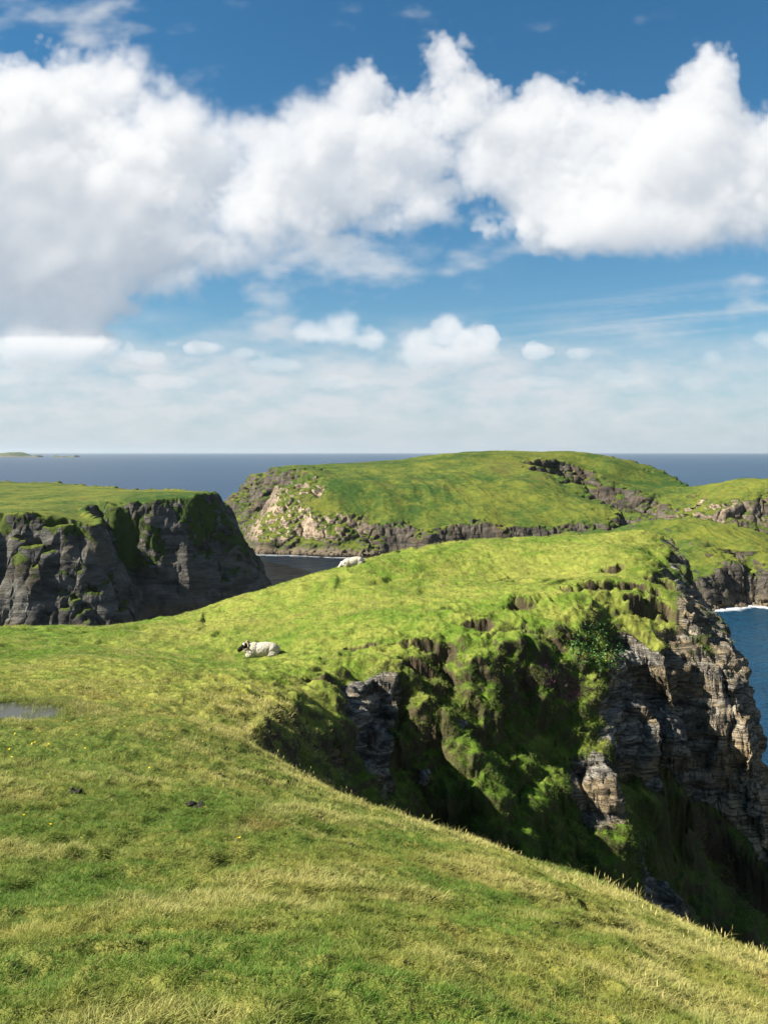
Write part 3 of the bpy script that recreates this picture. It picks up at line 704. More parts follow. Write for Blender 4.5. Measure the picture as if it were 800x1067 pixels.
def hA(X, Y):
    wx = X + 9 * fbm2(X / 45, Y / 45, 5, 301); wy = Y + 9 * fbm2(X / 45 + 9, Y / 45, 5, 303)
    sd, A = poly_dist(wx, wy, [p[:2] for p in A_CO], [(p[2],) for p in A_CO])
    k = A[0]
    fold = fbm2(X / 52 + .006 * Y + .5 * fbm2(X / 120, Y / 120, 2, 319), Y / 150, 4, 317, billow=True)
    T = A_TOP(X, Y) + 1.4 * fbm2(X / 40, Y / 40, 4, 307) + 3.6 * fold * sstep(880, 800, Y)
    cl = sd * k * (1 + .8 * fbm2(X / 38, Y / 38, 4, 309)) + 1.5
    z = np.where(sd > 0, smin(T, np.maximum(cl, 0), 13.0), sd * .8)
    z = np.minimum(z, np.where(sd > 0, 1e9, -1))
    return np.maximum(z, -14), sstep(4, -6, cl - T)
def bleachA(x, y, z):
    c = (np.array([(305 - CX) / F * 700, 700.0]))
    m = np.exp(-(((x - c[0]) / 52) ** 2 + ((y - c[1]) / 60) ** 2)) * sstep(6, 16, z)
    m = m + .8 * np.exp(-((x - 283) ** 2 + (y - 750) ** 2) / 32 ** 2) + .6 * np.exp(-((x - 215) ** 2 + (y - 735) ** 2) / 22 ** 2)
    return np.clip(m * 1.15, 0, 1)

def rockA(x, y, z):
    d = sstep(238, 275, x) * sstep(880, 800, y) * sstep(60, 42, z)
    lit = .55 * np.exp(-((x - (-73)) ** 2 / 55 ** 2 + (y - 720) ** 2 / 70 ** 2))
    cleft = -.9 * sstep(.0, .3, fbm3(x / 14 + z / 9, y / 30, z / 8, 3, 531)) * sstep(110, 140, x) * sstep(720, 760, y)
    return d * (.10 + .9 * fbm3(x / 24, y / 24, z / 14, 4, 501)) + lit * (.5 + fbm3(x / 20, y / 20, z / 14, 3, 511)) + cleft

def rockC(x, y, z):
    e_ = sstep(150, 185, x) * sstep(535, 480, y)
    return e_ * (.20 + 1.1 * fbm3(x / 16, y / 16, z / 12, 4, 521)) + .5 * sstep(14, 6, z)

# nearer grassy spur on the right, dropping in a cliff to the water
C_CO = [(*xy(470, 640), .8), (*xy(560, 520), .6), (*xy(640, 455), .7), (*xy(690, 442), 1.6), (*xy(720, 447), 2.8), (*xy(750, 449), 3.2), (*xy(775, 456), 3.0), (*xy(800, 450), 2.8), (*xy(850, 452), 2.5), (*xy(900, 490), 1.2), (*xy(880, 560), 1.2), (*xy(830, 585), 1.1), (*xy(760, 610), 1.0), (*xy(690, 650), .9), (*xy(600, 690), .8)]
C_TOP = TPS([at(*p) for p in [(560, 562, 600), (600, 556, 600), (640, 556, 580), (665, 547, 580), (700, 543.5, 575), (720, 545, 560), (740, 552, 545), (770, 560, 535), (800, 572, 520), (850, 590, 500), (640, 590, 510), (680, 585, 500), (700, 575, 510), (715, 592, 470), (750, 576, 478), (785, 578, 485), (620, 610, 480), (690, 560, 545), (760, 590, 460), (690, 615, 455), (700, 560, 630), (600, 580, 640)]], 2e-4)
def hC(X, Y):
    wx = X + 6 * fbm2(X / 26, Y / 26, 5, 401); wy = Y + 6 * fbm2(X / 26 + 9, Y / 26, 5, 403)
    sd, A = poly_dist(wx, wy, [p[:2] for p in C_CO], [(p[2],) for p in C_CO])
    T = C_TOP(X, Y) + 1.1 * fbm2(X / 28, Y / 28, 4, 407) + 2.8 * fbm2(X / 24 + .01 * Y, Y / 90, 4, 417, billow=True) - 9 * np.exp(-((X - 196) ** 2 / 90 + (Y - 470) ** 2 / 900))
    cl = sd * A[0] * (1 + .6 * fbm2(X / 24, Y / 24, 4, 409)) + 1.0
    z = np.where(sd > 0, smin(T, np.maximum(cl, 0), 4.0), np.minimum(sd * .8, -1))
    return np.maximum(z, -14), sstep(4, -6, cl - T)

MB_ = hills_material('cliff_turf_and_rock', (0.150, 0.140, 0.118), (0.032, 0.030, 0.026), (0.080, 0.066, 0.042))
MA_ = hills_material('headland_turf_and_rock', (0.105, 0.088, 0.068), (0.026, 0.023, 0.019), (0.09, 0.064, 0.038))
build_land('hills', hB, -32, -3, -25, -5, 300, 900, 620, 560, MB_, 'grass topped dark cliffs across the cove on the left', fine=.62)
build_land('hills', hA, -16, 32, -12, 25, 560, 1250, 1150, 620, MA_, 'long green far headland with pale rocks at its left end', fine=.68, bleachfun=bleachA, rockfun=rockA)
build_land('hills', hC, 0, 34, 8, 25, 400, 720, 620, 420, MA_, 'rounded green spur with a low cliff above the water on the right', fine=.9, rockfun=rockC)

# island and skerries on the horizon
def island(name, px0, px1, py_top, d, label, seed, depth=260):
    nx, ny = 90, 24
    u = np.linspace(0, 1, nx)[None]; v = np.linspace(0, 1, ny)[:, None]
    xa, xb = (px0 - CX) / F * d, (px1 - CX) / F * d
    hmax = H + (HY - py_top) / F * d
    X = xa + (xb - xa) * u + 0 * v; Y = d + depth * (v - .5) + 0 * u
    prof = sstep(0, .10, u) * sstep(1.0, .80, u) * (.72 + .28 * np.sin(u * 5 + seed)) * sstep(0, .16, v) * sstep(1, .84, v)
    Z = -4 + (hmax + 4) * prof * (1 + .18 * fbm2(X / (abs(xb - xa) / 7), Y / 90, 3, seed))
    P = np.stack([X, Y, Z], -1)
    steep = 1 - normals(P)[..., 2]
    return grid_mesh(name, P, dict(rock=sstep(.15, .4, steep), shore=sstep(14, 6, Z), bleach=0 * Z + .5), MA_, label=label)
island('hills', -60, 33, 468.6, 14000, 'hazy island on the horizon at the far left', 2, 700)
island('hills', 33, 44, 474.4, 13500, 'low dark skerry beside the hazy island', 5)
island('hills', 58, 70, 474.5, 13500, 'thin low skerry in the haze right of the island', 8)
island('hills', 71, 82, 474.2, 13500, 'small pale skerry farthest from the hazy island', 9)

# ------------------------------------------------------------------ sea
def sea_material():
    m, t, out = new_mat('sea_water')
    g = t.add('ShaderNodeNewGeometry'); pos = g.outputs['Position']
    sq = t.vscale(pos, (1, 1.6, 1))
    big = t.noise(sq, .0022, 3, .5); mid = t.noise(sq, .035, 5, .62); fine = t.noise(sq, .22, 4, .6)
    col = t.mix(big, (0.004, 0.021, 0.050), (0.006, 0.029, 0.066))
    sx = t.add('ShaderNodeSeparateXYZ', ins={0: pos})
    shal = t.math('MULTIPLY', t.ramp(sx.outputs[0], 60, 160), t.ramp(sx.outputs[1], 620, 420))
    col = t.mix(shal, col, (0.004, 0.026, 0.048))
    wind = t.noise(t.vscale(pos, (.0007, .0045, 1)), 1.0, 5, .6)
    col = t.mix(t.math('MULTIPLY', t.ramp(wind, .40, .66), .55), col, (0.010, 0.044, 0.084))
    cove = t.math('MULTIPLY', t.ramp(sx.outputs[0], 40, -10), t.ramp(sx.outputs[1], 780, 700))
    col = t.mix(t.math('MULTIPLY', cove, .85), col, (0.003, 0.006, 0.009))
    foam = t.math('MULTIPLY', t.ramp(fine, .68, .76), t.ramp(t.noise(sq, .012, 4, .6), .56, .68))
    sf = t.math('MULTIPLY', t.attr('foam'), t.ramp(t.math('ADD', t.noise(pos, .22, 5, .7), t.math('MULTIPLY', t.attr('foam'), .45)), .56, .68))
    foam = t.math('MAXIMUM', t.math('MULTIPLY', foam, .6), sf)
    col = t.mix(foam, col, (.75, .78, .78))
    h = t.math('ADD', t.math('MULTIPLY', mid, 2.2), t.math('MULTIPLY', fine, .5))
    bp = t.add('ShaderNodeBump', ins={'Strength': 1.0, 'Distance': 2.2, 'Height': h})
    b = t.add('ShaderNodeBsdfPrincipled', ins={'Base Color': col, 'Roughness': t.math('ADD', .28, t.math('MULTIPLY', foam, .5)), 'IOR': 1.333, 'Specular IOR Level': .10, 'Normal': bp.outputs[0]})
    t.l.new(b.outputs[0], out.inputs[0])
    return m
def build_sea():
    r = np.concatenate([np.linspace(5, 300, 20), np.linspace(310, 1300, 330), np.exp(np.linspace(math.log(1350), math.log(58000), 60))])
    az = np.concatenate([np.radians(np.linspace(-180, -30, 30))[:-1], np.radians(np.linspace(-30, 30, 500)), np.radians(np.linspace(30, 180, 30))[1:]])
    X = np.sin(az)[None] * r[:, None]; Y = np.cos(az)[None] * r[:, None]
    foam = np.zeros_like(X)
    for hf in (hB, hA, hC):
        z = hf(X, Y)[0]
        foam = np.maximum(foam, sstep(-13.5, -1.5, z) * (z < 3))
    foam *= np.where(X > 60, 1.15, .4)
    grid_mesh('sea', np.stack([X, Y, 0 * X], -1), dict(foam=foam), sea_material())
build_sea()

def build_haze():
    me = bpy.data.meshes.new('haze'); bm = bmesh.new(); bmesh.ops.create_cube(bm, size=1); bm.to_mesh(me); bm.free()
    o = bpy.data.objects.new('haze', me); COL.objects.link(o); o['kind'] = 'stuff'
    lo, hi = -16.0, 260.0
    o.scale = (124000, 124000, hi - lo); o.location = (0, 0, (lo + hi) / 2)
    m, t, out = new_mat('haze_air')
    v = t.add('ShaderNodeVolumePrincipled', ins={'Color': (.50, .58, .65, 1), 'Density': HAZE_D, 'Anisotropy': 0.2})
    t.l.new(v.outputs[0], out.inputs['Volume'])
    me.materials.append(m)
HAZE_D = 1 / 58000
build_haze()
print('far', time.time() - T0)
# ------------------------------------------------------------------ grass
def grass_material(name, tip_boost=1.0, far=False):
    m, t, out = new_mat(name)
    g = t.add('ShaderNodeNewGeometry'); pos = g.outputs['Position']
    turf = turf_color(t, pos)
    lush = t.attr('lush', 'INSTANCER'); dry = t.attr('dry', 'INSTANCER')
    hgt = t.attr('up'); rnd = t.attr('rnd')
    c = t.mix(t.math('MULTIPLY', rnd, .55), turf, (0.095, 0.180, 0.012))
    c = t.mix(t.math('MULTIPLY', lush, .75), c, (0.060, 0.155, 0.010))
    dd = t.math('ADD', dry, t.math('MULTIPLY', t.ramp(rnd, .55, .9), .35))
    c = t.mix(t.math('MULTIPLY', dd, t.math('ADD', .35, t.math('MULTIPLY', hgt, .65)), clamp=True), c, (0.500, 0.430, 0.155))
    c = t.mix(t.math('MULTIPLY', t.ramp(t.noise(pos, 1.1, 3), .60, .70), t.math('MULTIPLY', rnd, .7)), c, (0.190, 0.085, 0.025))
    d = t.add('ShaderNodeBsdfPrincipled', ins={'Base Color': c, 'Roughness': .65, 'Specular IOR Level': .22})
    tr = t.add('ShaderNodeBsdfTranslucent', ins={'Color': c})
    mx = t.add('ShaderNodeMixShader', ins={0: .32, 1: d.outputs[0], 2: tr.outputs[0]})
    t.l.new(mx.outputs[0], out.inputs[0])
    return m

def tuft_mesh(name, nb, rad, hmin, hmax, width, lean, seg, seed, mat, seedheads=0.0):
    r = np.random.default_rng(seed)
    V, Fc, up, rn = [], [], [], []
    for i in range(nb):
        a = r.uniform(0, 2 * math.pi); q = rad * math.sqrt(r.random()); bx, by = q * math.cos(a), q * math.sin(a)
        h = r.uniform(hmin, hmax); w = width * r.uniform(.6, 1.25); la = a + r.normal(0, .9); ln = lean * r.uniform(.25, 1.3)
        fa = r.uniform(0, math.pi); rv = r.random()
        b0 = len(V)
        for s in range(seg + 1):
            f = s / seg
            k = ln * f * f * h; z = h * (f - .28 * ln * f * f) - .01
            cx, cy = bx + math.cos(la) * k, by + math.sin(la) * k
            ww = w * (1 - f ** 1.6) * .5 + .0002
            V.append((cx + math.cos(fa) * ww, cy + math.sin(fa) * ww, z)); V.append((cx - math.cos(fa) * ww, cy - math.sin(fa) * ww, z))
            up += [f, f]; rn += [rv, rv]
            if s: Fc.append((b0 + 2 * s - 2, b0 + 2 * s - 1, b0 + 2 * s + 1, b0 + 2 * s))
        if r.random() < seedheads:      # a seed head: a thin spindle at the tip
            for s in range(3):
                f = s / 2; zz = z + f * .03; w2 = (.002, .003, .0008)[s]
                V.append((cx + w2, cy, zz)); V.append((cx - w2, cy, zz)); up += [1, 1]; rn += [.95, .95]
                if s: n = len(V); Fc.append((n - 4, n - 3, n - 1, n - 2))
    me = raw_mesh(name, V, Fc, mat)
    for k, v in (('up', up), ('rnd', rn)):
        at_ = me.attributes.new(k, 'FLOAT', 'POINT'); at_.data.foreach_set('value', np.array(v, np.float32))
    return me

def scatter(name, protos, P, N, rot_z, scale, idx, lush, dry, tilt=.6):
    """one object of stuff: a cloud of points with a tuft instanced on each"""
    n = len(P)
    me = bpy.data.meshes.new(name); me.vertices.add(n); me.vertices.foreach_set('co', P.reshape(-1).astype(np.float32))
    ang = np.arctan2(N[:, 0], N[:, 1])
    tl = np.arccos(np.clip(N[:, 2], -1, 1)) * tilt
    # tilt towards the slope's normal, after a random turn about the tuft's own axis
    ax = np.stack([-np.cos(ang) * tl, np.sin(ang) * tl, np.zeros(n)], -1)
    eul = np.empty((n, 3), np.float32)
    ca, sa = np.cos(tl), np.sin(tl)
    u = np.stack([-np.cos(ang), np.sin(ang), 0 * ang], -1)
    K = np.zeros((n, 3, 3)); K[:, 0, 2] = u[:, 1]; K[:, 1, 2] = -u[:, 0]; K[:, 2, 0] = -u[:, 1]; K[:, 2, 1] = u[:, 0]
    R = np.eye(3)[None] + sa[:, None, None] * K + (1 - ca)[:, None, None] * (K @ K)
    c, s = np.cos(rot_z), np.sin(rot_z); Z = np.zeros((n, 3, 3)); Z[:, 0, 0] = c; Z[:, 0, 1] = -s; Z[:, 1, 0] = s; Z[:, 1, 1] = c; Z[:, 2, 2] = 1
    M = R @ Z
    eul[:, 1] = -np.arcsin(np.clip(M[:, 2, 0], -1, 1)); eul[:, 0] = np.arctan2(M[:, 2, 1], M[:, 2, 2]); eul[:, 2] = np.arctan2(M[:, 1, 0], M[:, 0, 0])
    a = me.attributes.new('rot', 'FLOAT_VECTOR', 'POINT'); a.data.foreach_set('vector', eul.reshape(-1))
    for k, v in (('scl', scale), ('lush', lush), ('dry', dry)):
        a = me.attributes.new(k, 'FLOAT', 'POINT'); a.data.foreach_set('value', v.astype(np.float32))
    a = me.attributes.new('pick', 'INT', 'POINT'); a.data.foreach_set('value', idx.astype(np.int32))
    o = bpy.data.objects.new(name, me); COL.objects.link(o); o['kind'] = 'stuff'
    cl = bpy.data.collections.new(name + '_tufts')
    for i, p in enumerate(protos):
        po = bpy.data.objects.new(name + '_tuft', p); cl.objects.link(po)
    ng = bpy.data.node_groups.new(name + '_scatter', 'GeometryNodeTree')
    ng.interface.new_socket('Geometry', in_out='INPUT', socket_type='NodeSocketGeometry'); ng.interface.new_socket('Geometry', in_out='OUTPUT', socket_type='NodeSocketGeometry')
    t = NT(ng)
    gi = t.add('NodeGroupInput'); go = t.add('NodeGroupOutput')
    ci = t.add('GeometryNodeCollectionInfo', transform_space='ORIGINAL'); ci.inputs['Collection'].default_value = cl; ci.inputs['Separate Children'].default_value = True; ci.inputs['Reset Children'].default_value = True
    na = {}
    for k, ty in (('rot', 'FLOAT_VECTOR'), ('scl', 'FLOAT'), ('pick', 'INT')):
        nd = t.add('GeometryNodeInputNamedAttribute', data_type=ty); nd.inputs['Name'].default_value = k; na[k] = [q for q in nd.outputs if q.enabled and q.name == 'Attribute'][0]
    er = t.add('FunctionNodeEulerToRotation'); t.l.new(na['rot'], er.inputs[0])
    ip = t.add('GeometryNodeInstanceOnPoints')
    t.l.new(gi.outputs[0], ip.inputs['Points']); t.l.new(ci.outputs[0], ip.inputs['Instance']); ip.inputs['Pick Instance'].default_value = True
    t.l.new(na['pick'], ip.inputs['Instance Index']); t.l.new(er.outputs[0], ip.inputs['Rotation']); t.l.new(na['scl'], ip.inputs['Scale'])
    t.l.new(ip.outputs[0], go.inputs[0])
    md = o.modifiers.new('scatter', 'NODES'); md.node_group = ng
    return o

def pick_on_ground(density, seed):
    """random points on the ground mesh, DENSITY a per-square-metre field on its quads"""
    r = np.random.default_rng(seed)
    A = GP[:-1, :-1]; B = GP[:-1, 1:]; C = GP[1:, 1:]; D = GP[1:, :-1]
    ar = .5 * np.linalg.norm(np.cross(C - A, D - B), axis=-1)
    w = (ar * density).reshape(-1)
    n = int(w.sum()); c = np.cumsum(w)
    i = np.searchsorted(c, r.random(n) * c[-1]); i = np.minimum(i, len(w) - 1)
    u = r.random(n)[:, None]; v = r.random(n)[:, None]
    a, b, cc, d = (q.reshape(-1, 3)[i] for q in (A, B, C, D))
    p = (a * (1 - u) + b * u) * (1 - v) + (d * (1 - u) + cc * u) * v
    nn = np.cross(b - a, d - a); nn /= np.linalg.norm(nn, axis=1, keepdims=True) + 1e-12
    nn[nn[:, 2] < 0] *= -1
    return p, nn, i

def in_view(p, margin=1.15):
    px = np.abs(p[..., 0]) / np.maximum(p[..., 1], .01)
    return (p[..., 1] > .8) & (px < .4445 * margin + .6 / np.maximum(p[..., 1], .5))

def build_grass():
    Q = .25 * (GP[:-1, :-1] + GP[:-1, 1:] + GP[1:, 1:] + GP[1:, :-1])
    f = {k: .25 * (v[:-1, :-1] + v[:-1, 1:] + v[1:, 1:] + v[1:, :-1]) for k, v in GA.items()}
    d = np.linalg.norm(Q - np.array([0, 0, H]), axis=-1)
    nq = normals(GP)[:-1, :-1]
    vis = in_view(Q) & (Q[..., 2] > H - 16)
    facing = ((np.array([0, 0, H]) - Q) * nq).sum(-1) / d > -.25
    grassy = (1 - .8 * f['brow']) * np.clip(1 - 1.3 * f['rock'] * sstep(.3, .6, f['rock']), 0, 1) * (1 - .9 * f['soil']) * np.where(f['pm'] < -.02, 1.0, .55 * (f['pm'] < .75) * sstep(-.25, .25, fbm2(Q[..., 0] / .22, Q[..., 1] / .12, 2, 640)))
    base = vis * facing * grassy * np.where(d > 13, sstep(.22, .55, nq[..., 2]) * (1 + 1.3 * f['wall']), 1)
    gm = grass_material('grass_blades')
    out = []
    bands = [('grass', 0.0, 7.0, 2300, (14, .035, .020, .060, .0036, 1.0, 3), (.8, 1.35)),
             ('grass', 7.0, 13.0, 620, (16, .06, .022, .060, .0045, 1.0, 2), (.8, 1.4)),
             ('grass', 13.0, 24.0, 210, (18, .10, .025, .065, .008, .9, 2), (.8, 1.4)),
             ('grass', 24.0, 52.0, 95, (22, .15, .022, .060, .012, 1.0, 2), (.75, 1.3))]
    for bi, (nm, a, b, dens, tp, sc) in enumerate(bands):
        e0 = sstep(a - .12 * a, a + .12 * a, d) if a else 1.0; e1 = 1 - sstep(b * .88, b * 1.12, d)
        field = base * e0 * e1 * dens
        p, n, i = pick_on_ground(field, 500 + bi)
        r = np.random.default_rng(900 + bi); m = len(p)
        patch = 1.25 * fbm2(p[:, 0] / 1.0, p[:, 1] / .8, 5, 611, gain=.65) + .5 * fbm2(p[:, 0] / 4.5, p[:, 1] / 4.5, 2, 617)
        tallp = sstep(.05, .38, patch)
        lush = np.clip(sstep(-.02, -.32, patch) + .15 * r.random(m), 0, 1)
        dry = np.clip(tallp * .60 + .25 * (r.random(m) < .15), 0, 1)
        wl = f['wall'].reshape(-1)[i]
        dry = dry * (1 - wl * .75); lush = np.clip(lush + .35 * wl, 0, 1)
        edge = np.exp(-(np.maximum(f['sd'].reshape(-1)[i], -.3) / .5) ** 2) * (d.reshape(-1)[i] < 16) * (.35 + .65 * sstep(-.15, .3, fbm2(p[:, 0] / .7, p[:, 1] / .7, 2, 619)))
        dry = np.clip(dry + .7 * edge, 0, 1); lush = lush * (1 - edge)
        s = r.uniform(*sc, m) * (.54 + .30 * tallp + .4 * edge + .3 * wl * (d.reshape(-1)[i] > 12))
        protos = [tuft_mesh(nm + '_tuft', *tp, seed=40 + 7 * bi + k, mat=gm) for k in range(5)]
        scatter(nm, protos, p, n, r.uniform(0, 2 * math.pi, m), s, r.integers(0, 5, m), lush, dry)
        print('grass', bi, m)
    # taller straw with seed heads, in loose clumps and along the crest
    d2 = d
    patchq = fbm2(Q[..., 0] / 1.3, Q[..., 1] / 1.3, 4, 611) + .6 * fbm2(Q[..., 0] / 4.5, Q[..., 1] / 4.5, 2, 617)
    edge = np.exp(-(np.maximum(f['sd'], -.5) / .55) ** 2) * (d2 < 14) * (f['s'] < .7)
    field = base * (d2 < 14) * (6 * sstep(.15, .5, patchq) + 26 * edge * (.25 + sstep(-.1, .4, patchq)))
    p, n, i = pick_on_ground(field, 777); r = np.random.default_rng(5); m = len(p)
    protos = [tuft_mesh('straw_tuft', 7, .05, .05, .125, .0030, .9, 4, 300 + k, gm, .25) for k in range(5)]
    scatter('dry_grass', protos, p, n, r.uniform(0, 6.28, m), r.uniform(.6, 1.15, m), r.integers(0, 5, m), 0 * r.random(m), r.uniform(.7, 1.0, m), .35)
    print('straw', m)
    # rushes standing in the pool
    field = vis * (f['pm'] > -.05) * (f['pm'] < .8) * 1500 * sstep(-.10, .30, fbm2(Q[..., 0] / .30, Q[..., 1] / .10, 3, 641) + .3 * (f['pm'] < .35))
    p, n, i = pick_on_ground(field, 779); m = len(p)
    protos = [tuft_mesh('rush_tuft', 6, .03, .07, .12, .0045, .4, 3, 360 + k, gm) for k in range(4)]
    scatter('rushes', protos, p, n, r.uniform(0, 6.28, m), r.uniform(.6, 1.1, m), r.integers(0, 4, m), r.uniform(.3, .8, m), r.uniform(0, .3, m), .2)
    # heath and rank tufts hanging on the gully wall
    field = vis * (d2 > 14) * (f['wall'] > .4) * np.clip(1 - f['rock'] * 1.2, 0, 1) * 7 * sstep(.0, .4, fbm2(Q[..., 0] / 1.2, Q[..., 2] / 1.2, 3, 631))
    p, n, i = pick_on_ground(field, 778); m = len(p)
    protos = [tuft_mesh('rank_tuft', 34, .13, .06, .17, .011, 1.5, 3, 330 + k, gm) for k in range(5)]
    scatter('rank_grass', protos, p, n, r.uniform(0, 6.28, m), r.uniform(.5, 1.2, m), r.integers(0, 5, m), r.uniform(.2, 1, m), r.uniform(0, .35, m), .45)
    print('rank', m)
build_grass()
print('grass done', time.time() - T0)
# ------------------------------------------------------------------ things on the turf
def tag(o, label, cat, group=None):
    o['label'] = label; o['category'] = cat
    if group: o['group'] = group
    return o
_PX = (CX + F * GP[..., 0] / np.maximum(GP[..., 1], .3)).reshape(-1); _PY = (HY - F * (GP[..., 2] - H) / np.maximum(GP[..., 1], .3)).reshape(-1)
_Y = GP[..., 1].reshape(-1); _GPF = GP.reshape(-1, 3); _GNF = normals(GP).reshape(-1, 3)
def ground_at(px, py, tol=2.0):
    """the point of the ground that is seen in the direction of (px, py), and its slope"""
    while True:
        m = np.where((np.abs(_PX - px) < tol) & (np.abs(_PY - py) < tol) & (_Y > .8))[0]
        if len(m): break
        tol *= 1.6
    y0 = _Y[m].min(); m = m[_Y[m] < y0 * 1.06]
    k = m[np.argmin((_PX[m] - px) ** 2 + (_PY[m] - py) ** 2)]
    return _GPF[k].copy(), _GNF[k].copy()

def blob_mesh(name, balls, voxel, mat, smooth=2):
    """ellipsoids (centre, radii, euler) melted into one continuous skin"""
    bm = bmesh.new()
    for c, r, eu in balls:
        M = Matrix.Translation(c) @ Euler(eu).to_matrix().to_4x4() @ Matrix.Diagonal((*r, 1))
        bmesh.ops.create_icosphere(bm, subdivisions=3, radius=1, matrix=M)
    me = bpy.data.meshes.new(name); bm.to_mesh(me); bm.free()
    o = bpy.data.objects.new('tmp', me); COL.objects.link(o)
    md = o.modifiers.new('r', 'REMESH'); md.mode = 'VOXEL'; md.voxel_size = voxel
    if smooth: s = o.modifiers.new('s', 'SMOOTH'); s.iterations = smooth; s.factor = .5
    dg = bpy.context.evaluated_depsgraph_get(); dg.update()
    me2 = bpy.data.meshes.new_from_object(o.evaluated_get(dg)); me2.name = name
    bpy.data.objects.remove(o); bpy.data.meshes.remove(me)
    me2.materials.clear(); me2.materials.append(mat)
    me2.polygons.foreach_set('use_smooth', np.ones(len(me2.polygons), bool))
    return me2

def mesh_co(me):
    a = np.empty(len(me.vertices) * 3, np.float32); me.vertices.foreach_get('co', a); return a.reshape(-1, 3)

def sheep_material(name, face, wool=(0.44, 0.395, 0.31)):
    m, t, out = new_mat(name)
    tc = t.add('ShaderNodeTexCoord'); p = tc.outputs['Object']
    n = t.noise(p, 22, 4, .7); n2 = t.noise(p, 6, 3)
    w = t.mix(t.ramp(n, .3, .7), tuple(c * .72 for c in wool), tuple(min(.8, c * 1.15) for c in wool))
    w = t.mix(t.math('MULTIPLY', t.ramp(n2, .45, .7), .5), w, (.30, .24, .15))
    c = t.mix(t.attr('face'), w, face)
    c = t.mix(t.attr('spot'), c, (.68, .64, .56))
    bp = t.add('ShaderNodeBump', ins={'Strength': .8, 'Distance': .02, 'Height': n})
    b = t.add('ShaderNodeBsdfPrincipled', ins={'Base Color': c, 'Roughness': .95, 'Specular IOR Level': .1, 'Normal': bp.outputs[0]})
    t.l.new(b.outputs[0], out.inputs[0])
    return m

def tube_mesh(name, pts, radii, mat, ns=8):
    V, Fc = [], []
    pts = [Vector(p) for p in pts]
    for i, p in enumerate(pts):
        d = (pts[min(i + 1, len(pts) - 1)] - pts[max(i - 1, 0)]).normalized()
        a = d.orthogonal().normalized() if i == 0 else (a - d * a.dot(d)).normalized()
        b = d.cross(a)
        for k in range(ns):
            th = 2 * math.pi * k / ns
            V.append(p + (a * math.cos(th) + b * math.sin(th)) * radii[i])
        if i:
            for k in range(ns):
                Fc.append(((i - 1) * ns + k, (i - 1) * ns + (k + 1) % ns, i * ns + (k + 1) % ns, i * ns + k))
    Fc.append(tuple(range(ns))[::-1]); Fc.append(tuple(range(len(V) - ns, len(V))))
    return raw_mesh(name, V, Fc, mat)

HORN = simple_mat('horn', (0.34, 0.27, 0.16), .6, .004, 60)
DARK_EYE = simple_mat('eye', (0.02, 0.015, 0.008), .25)

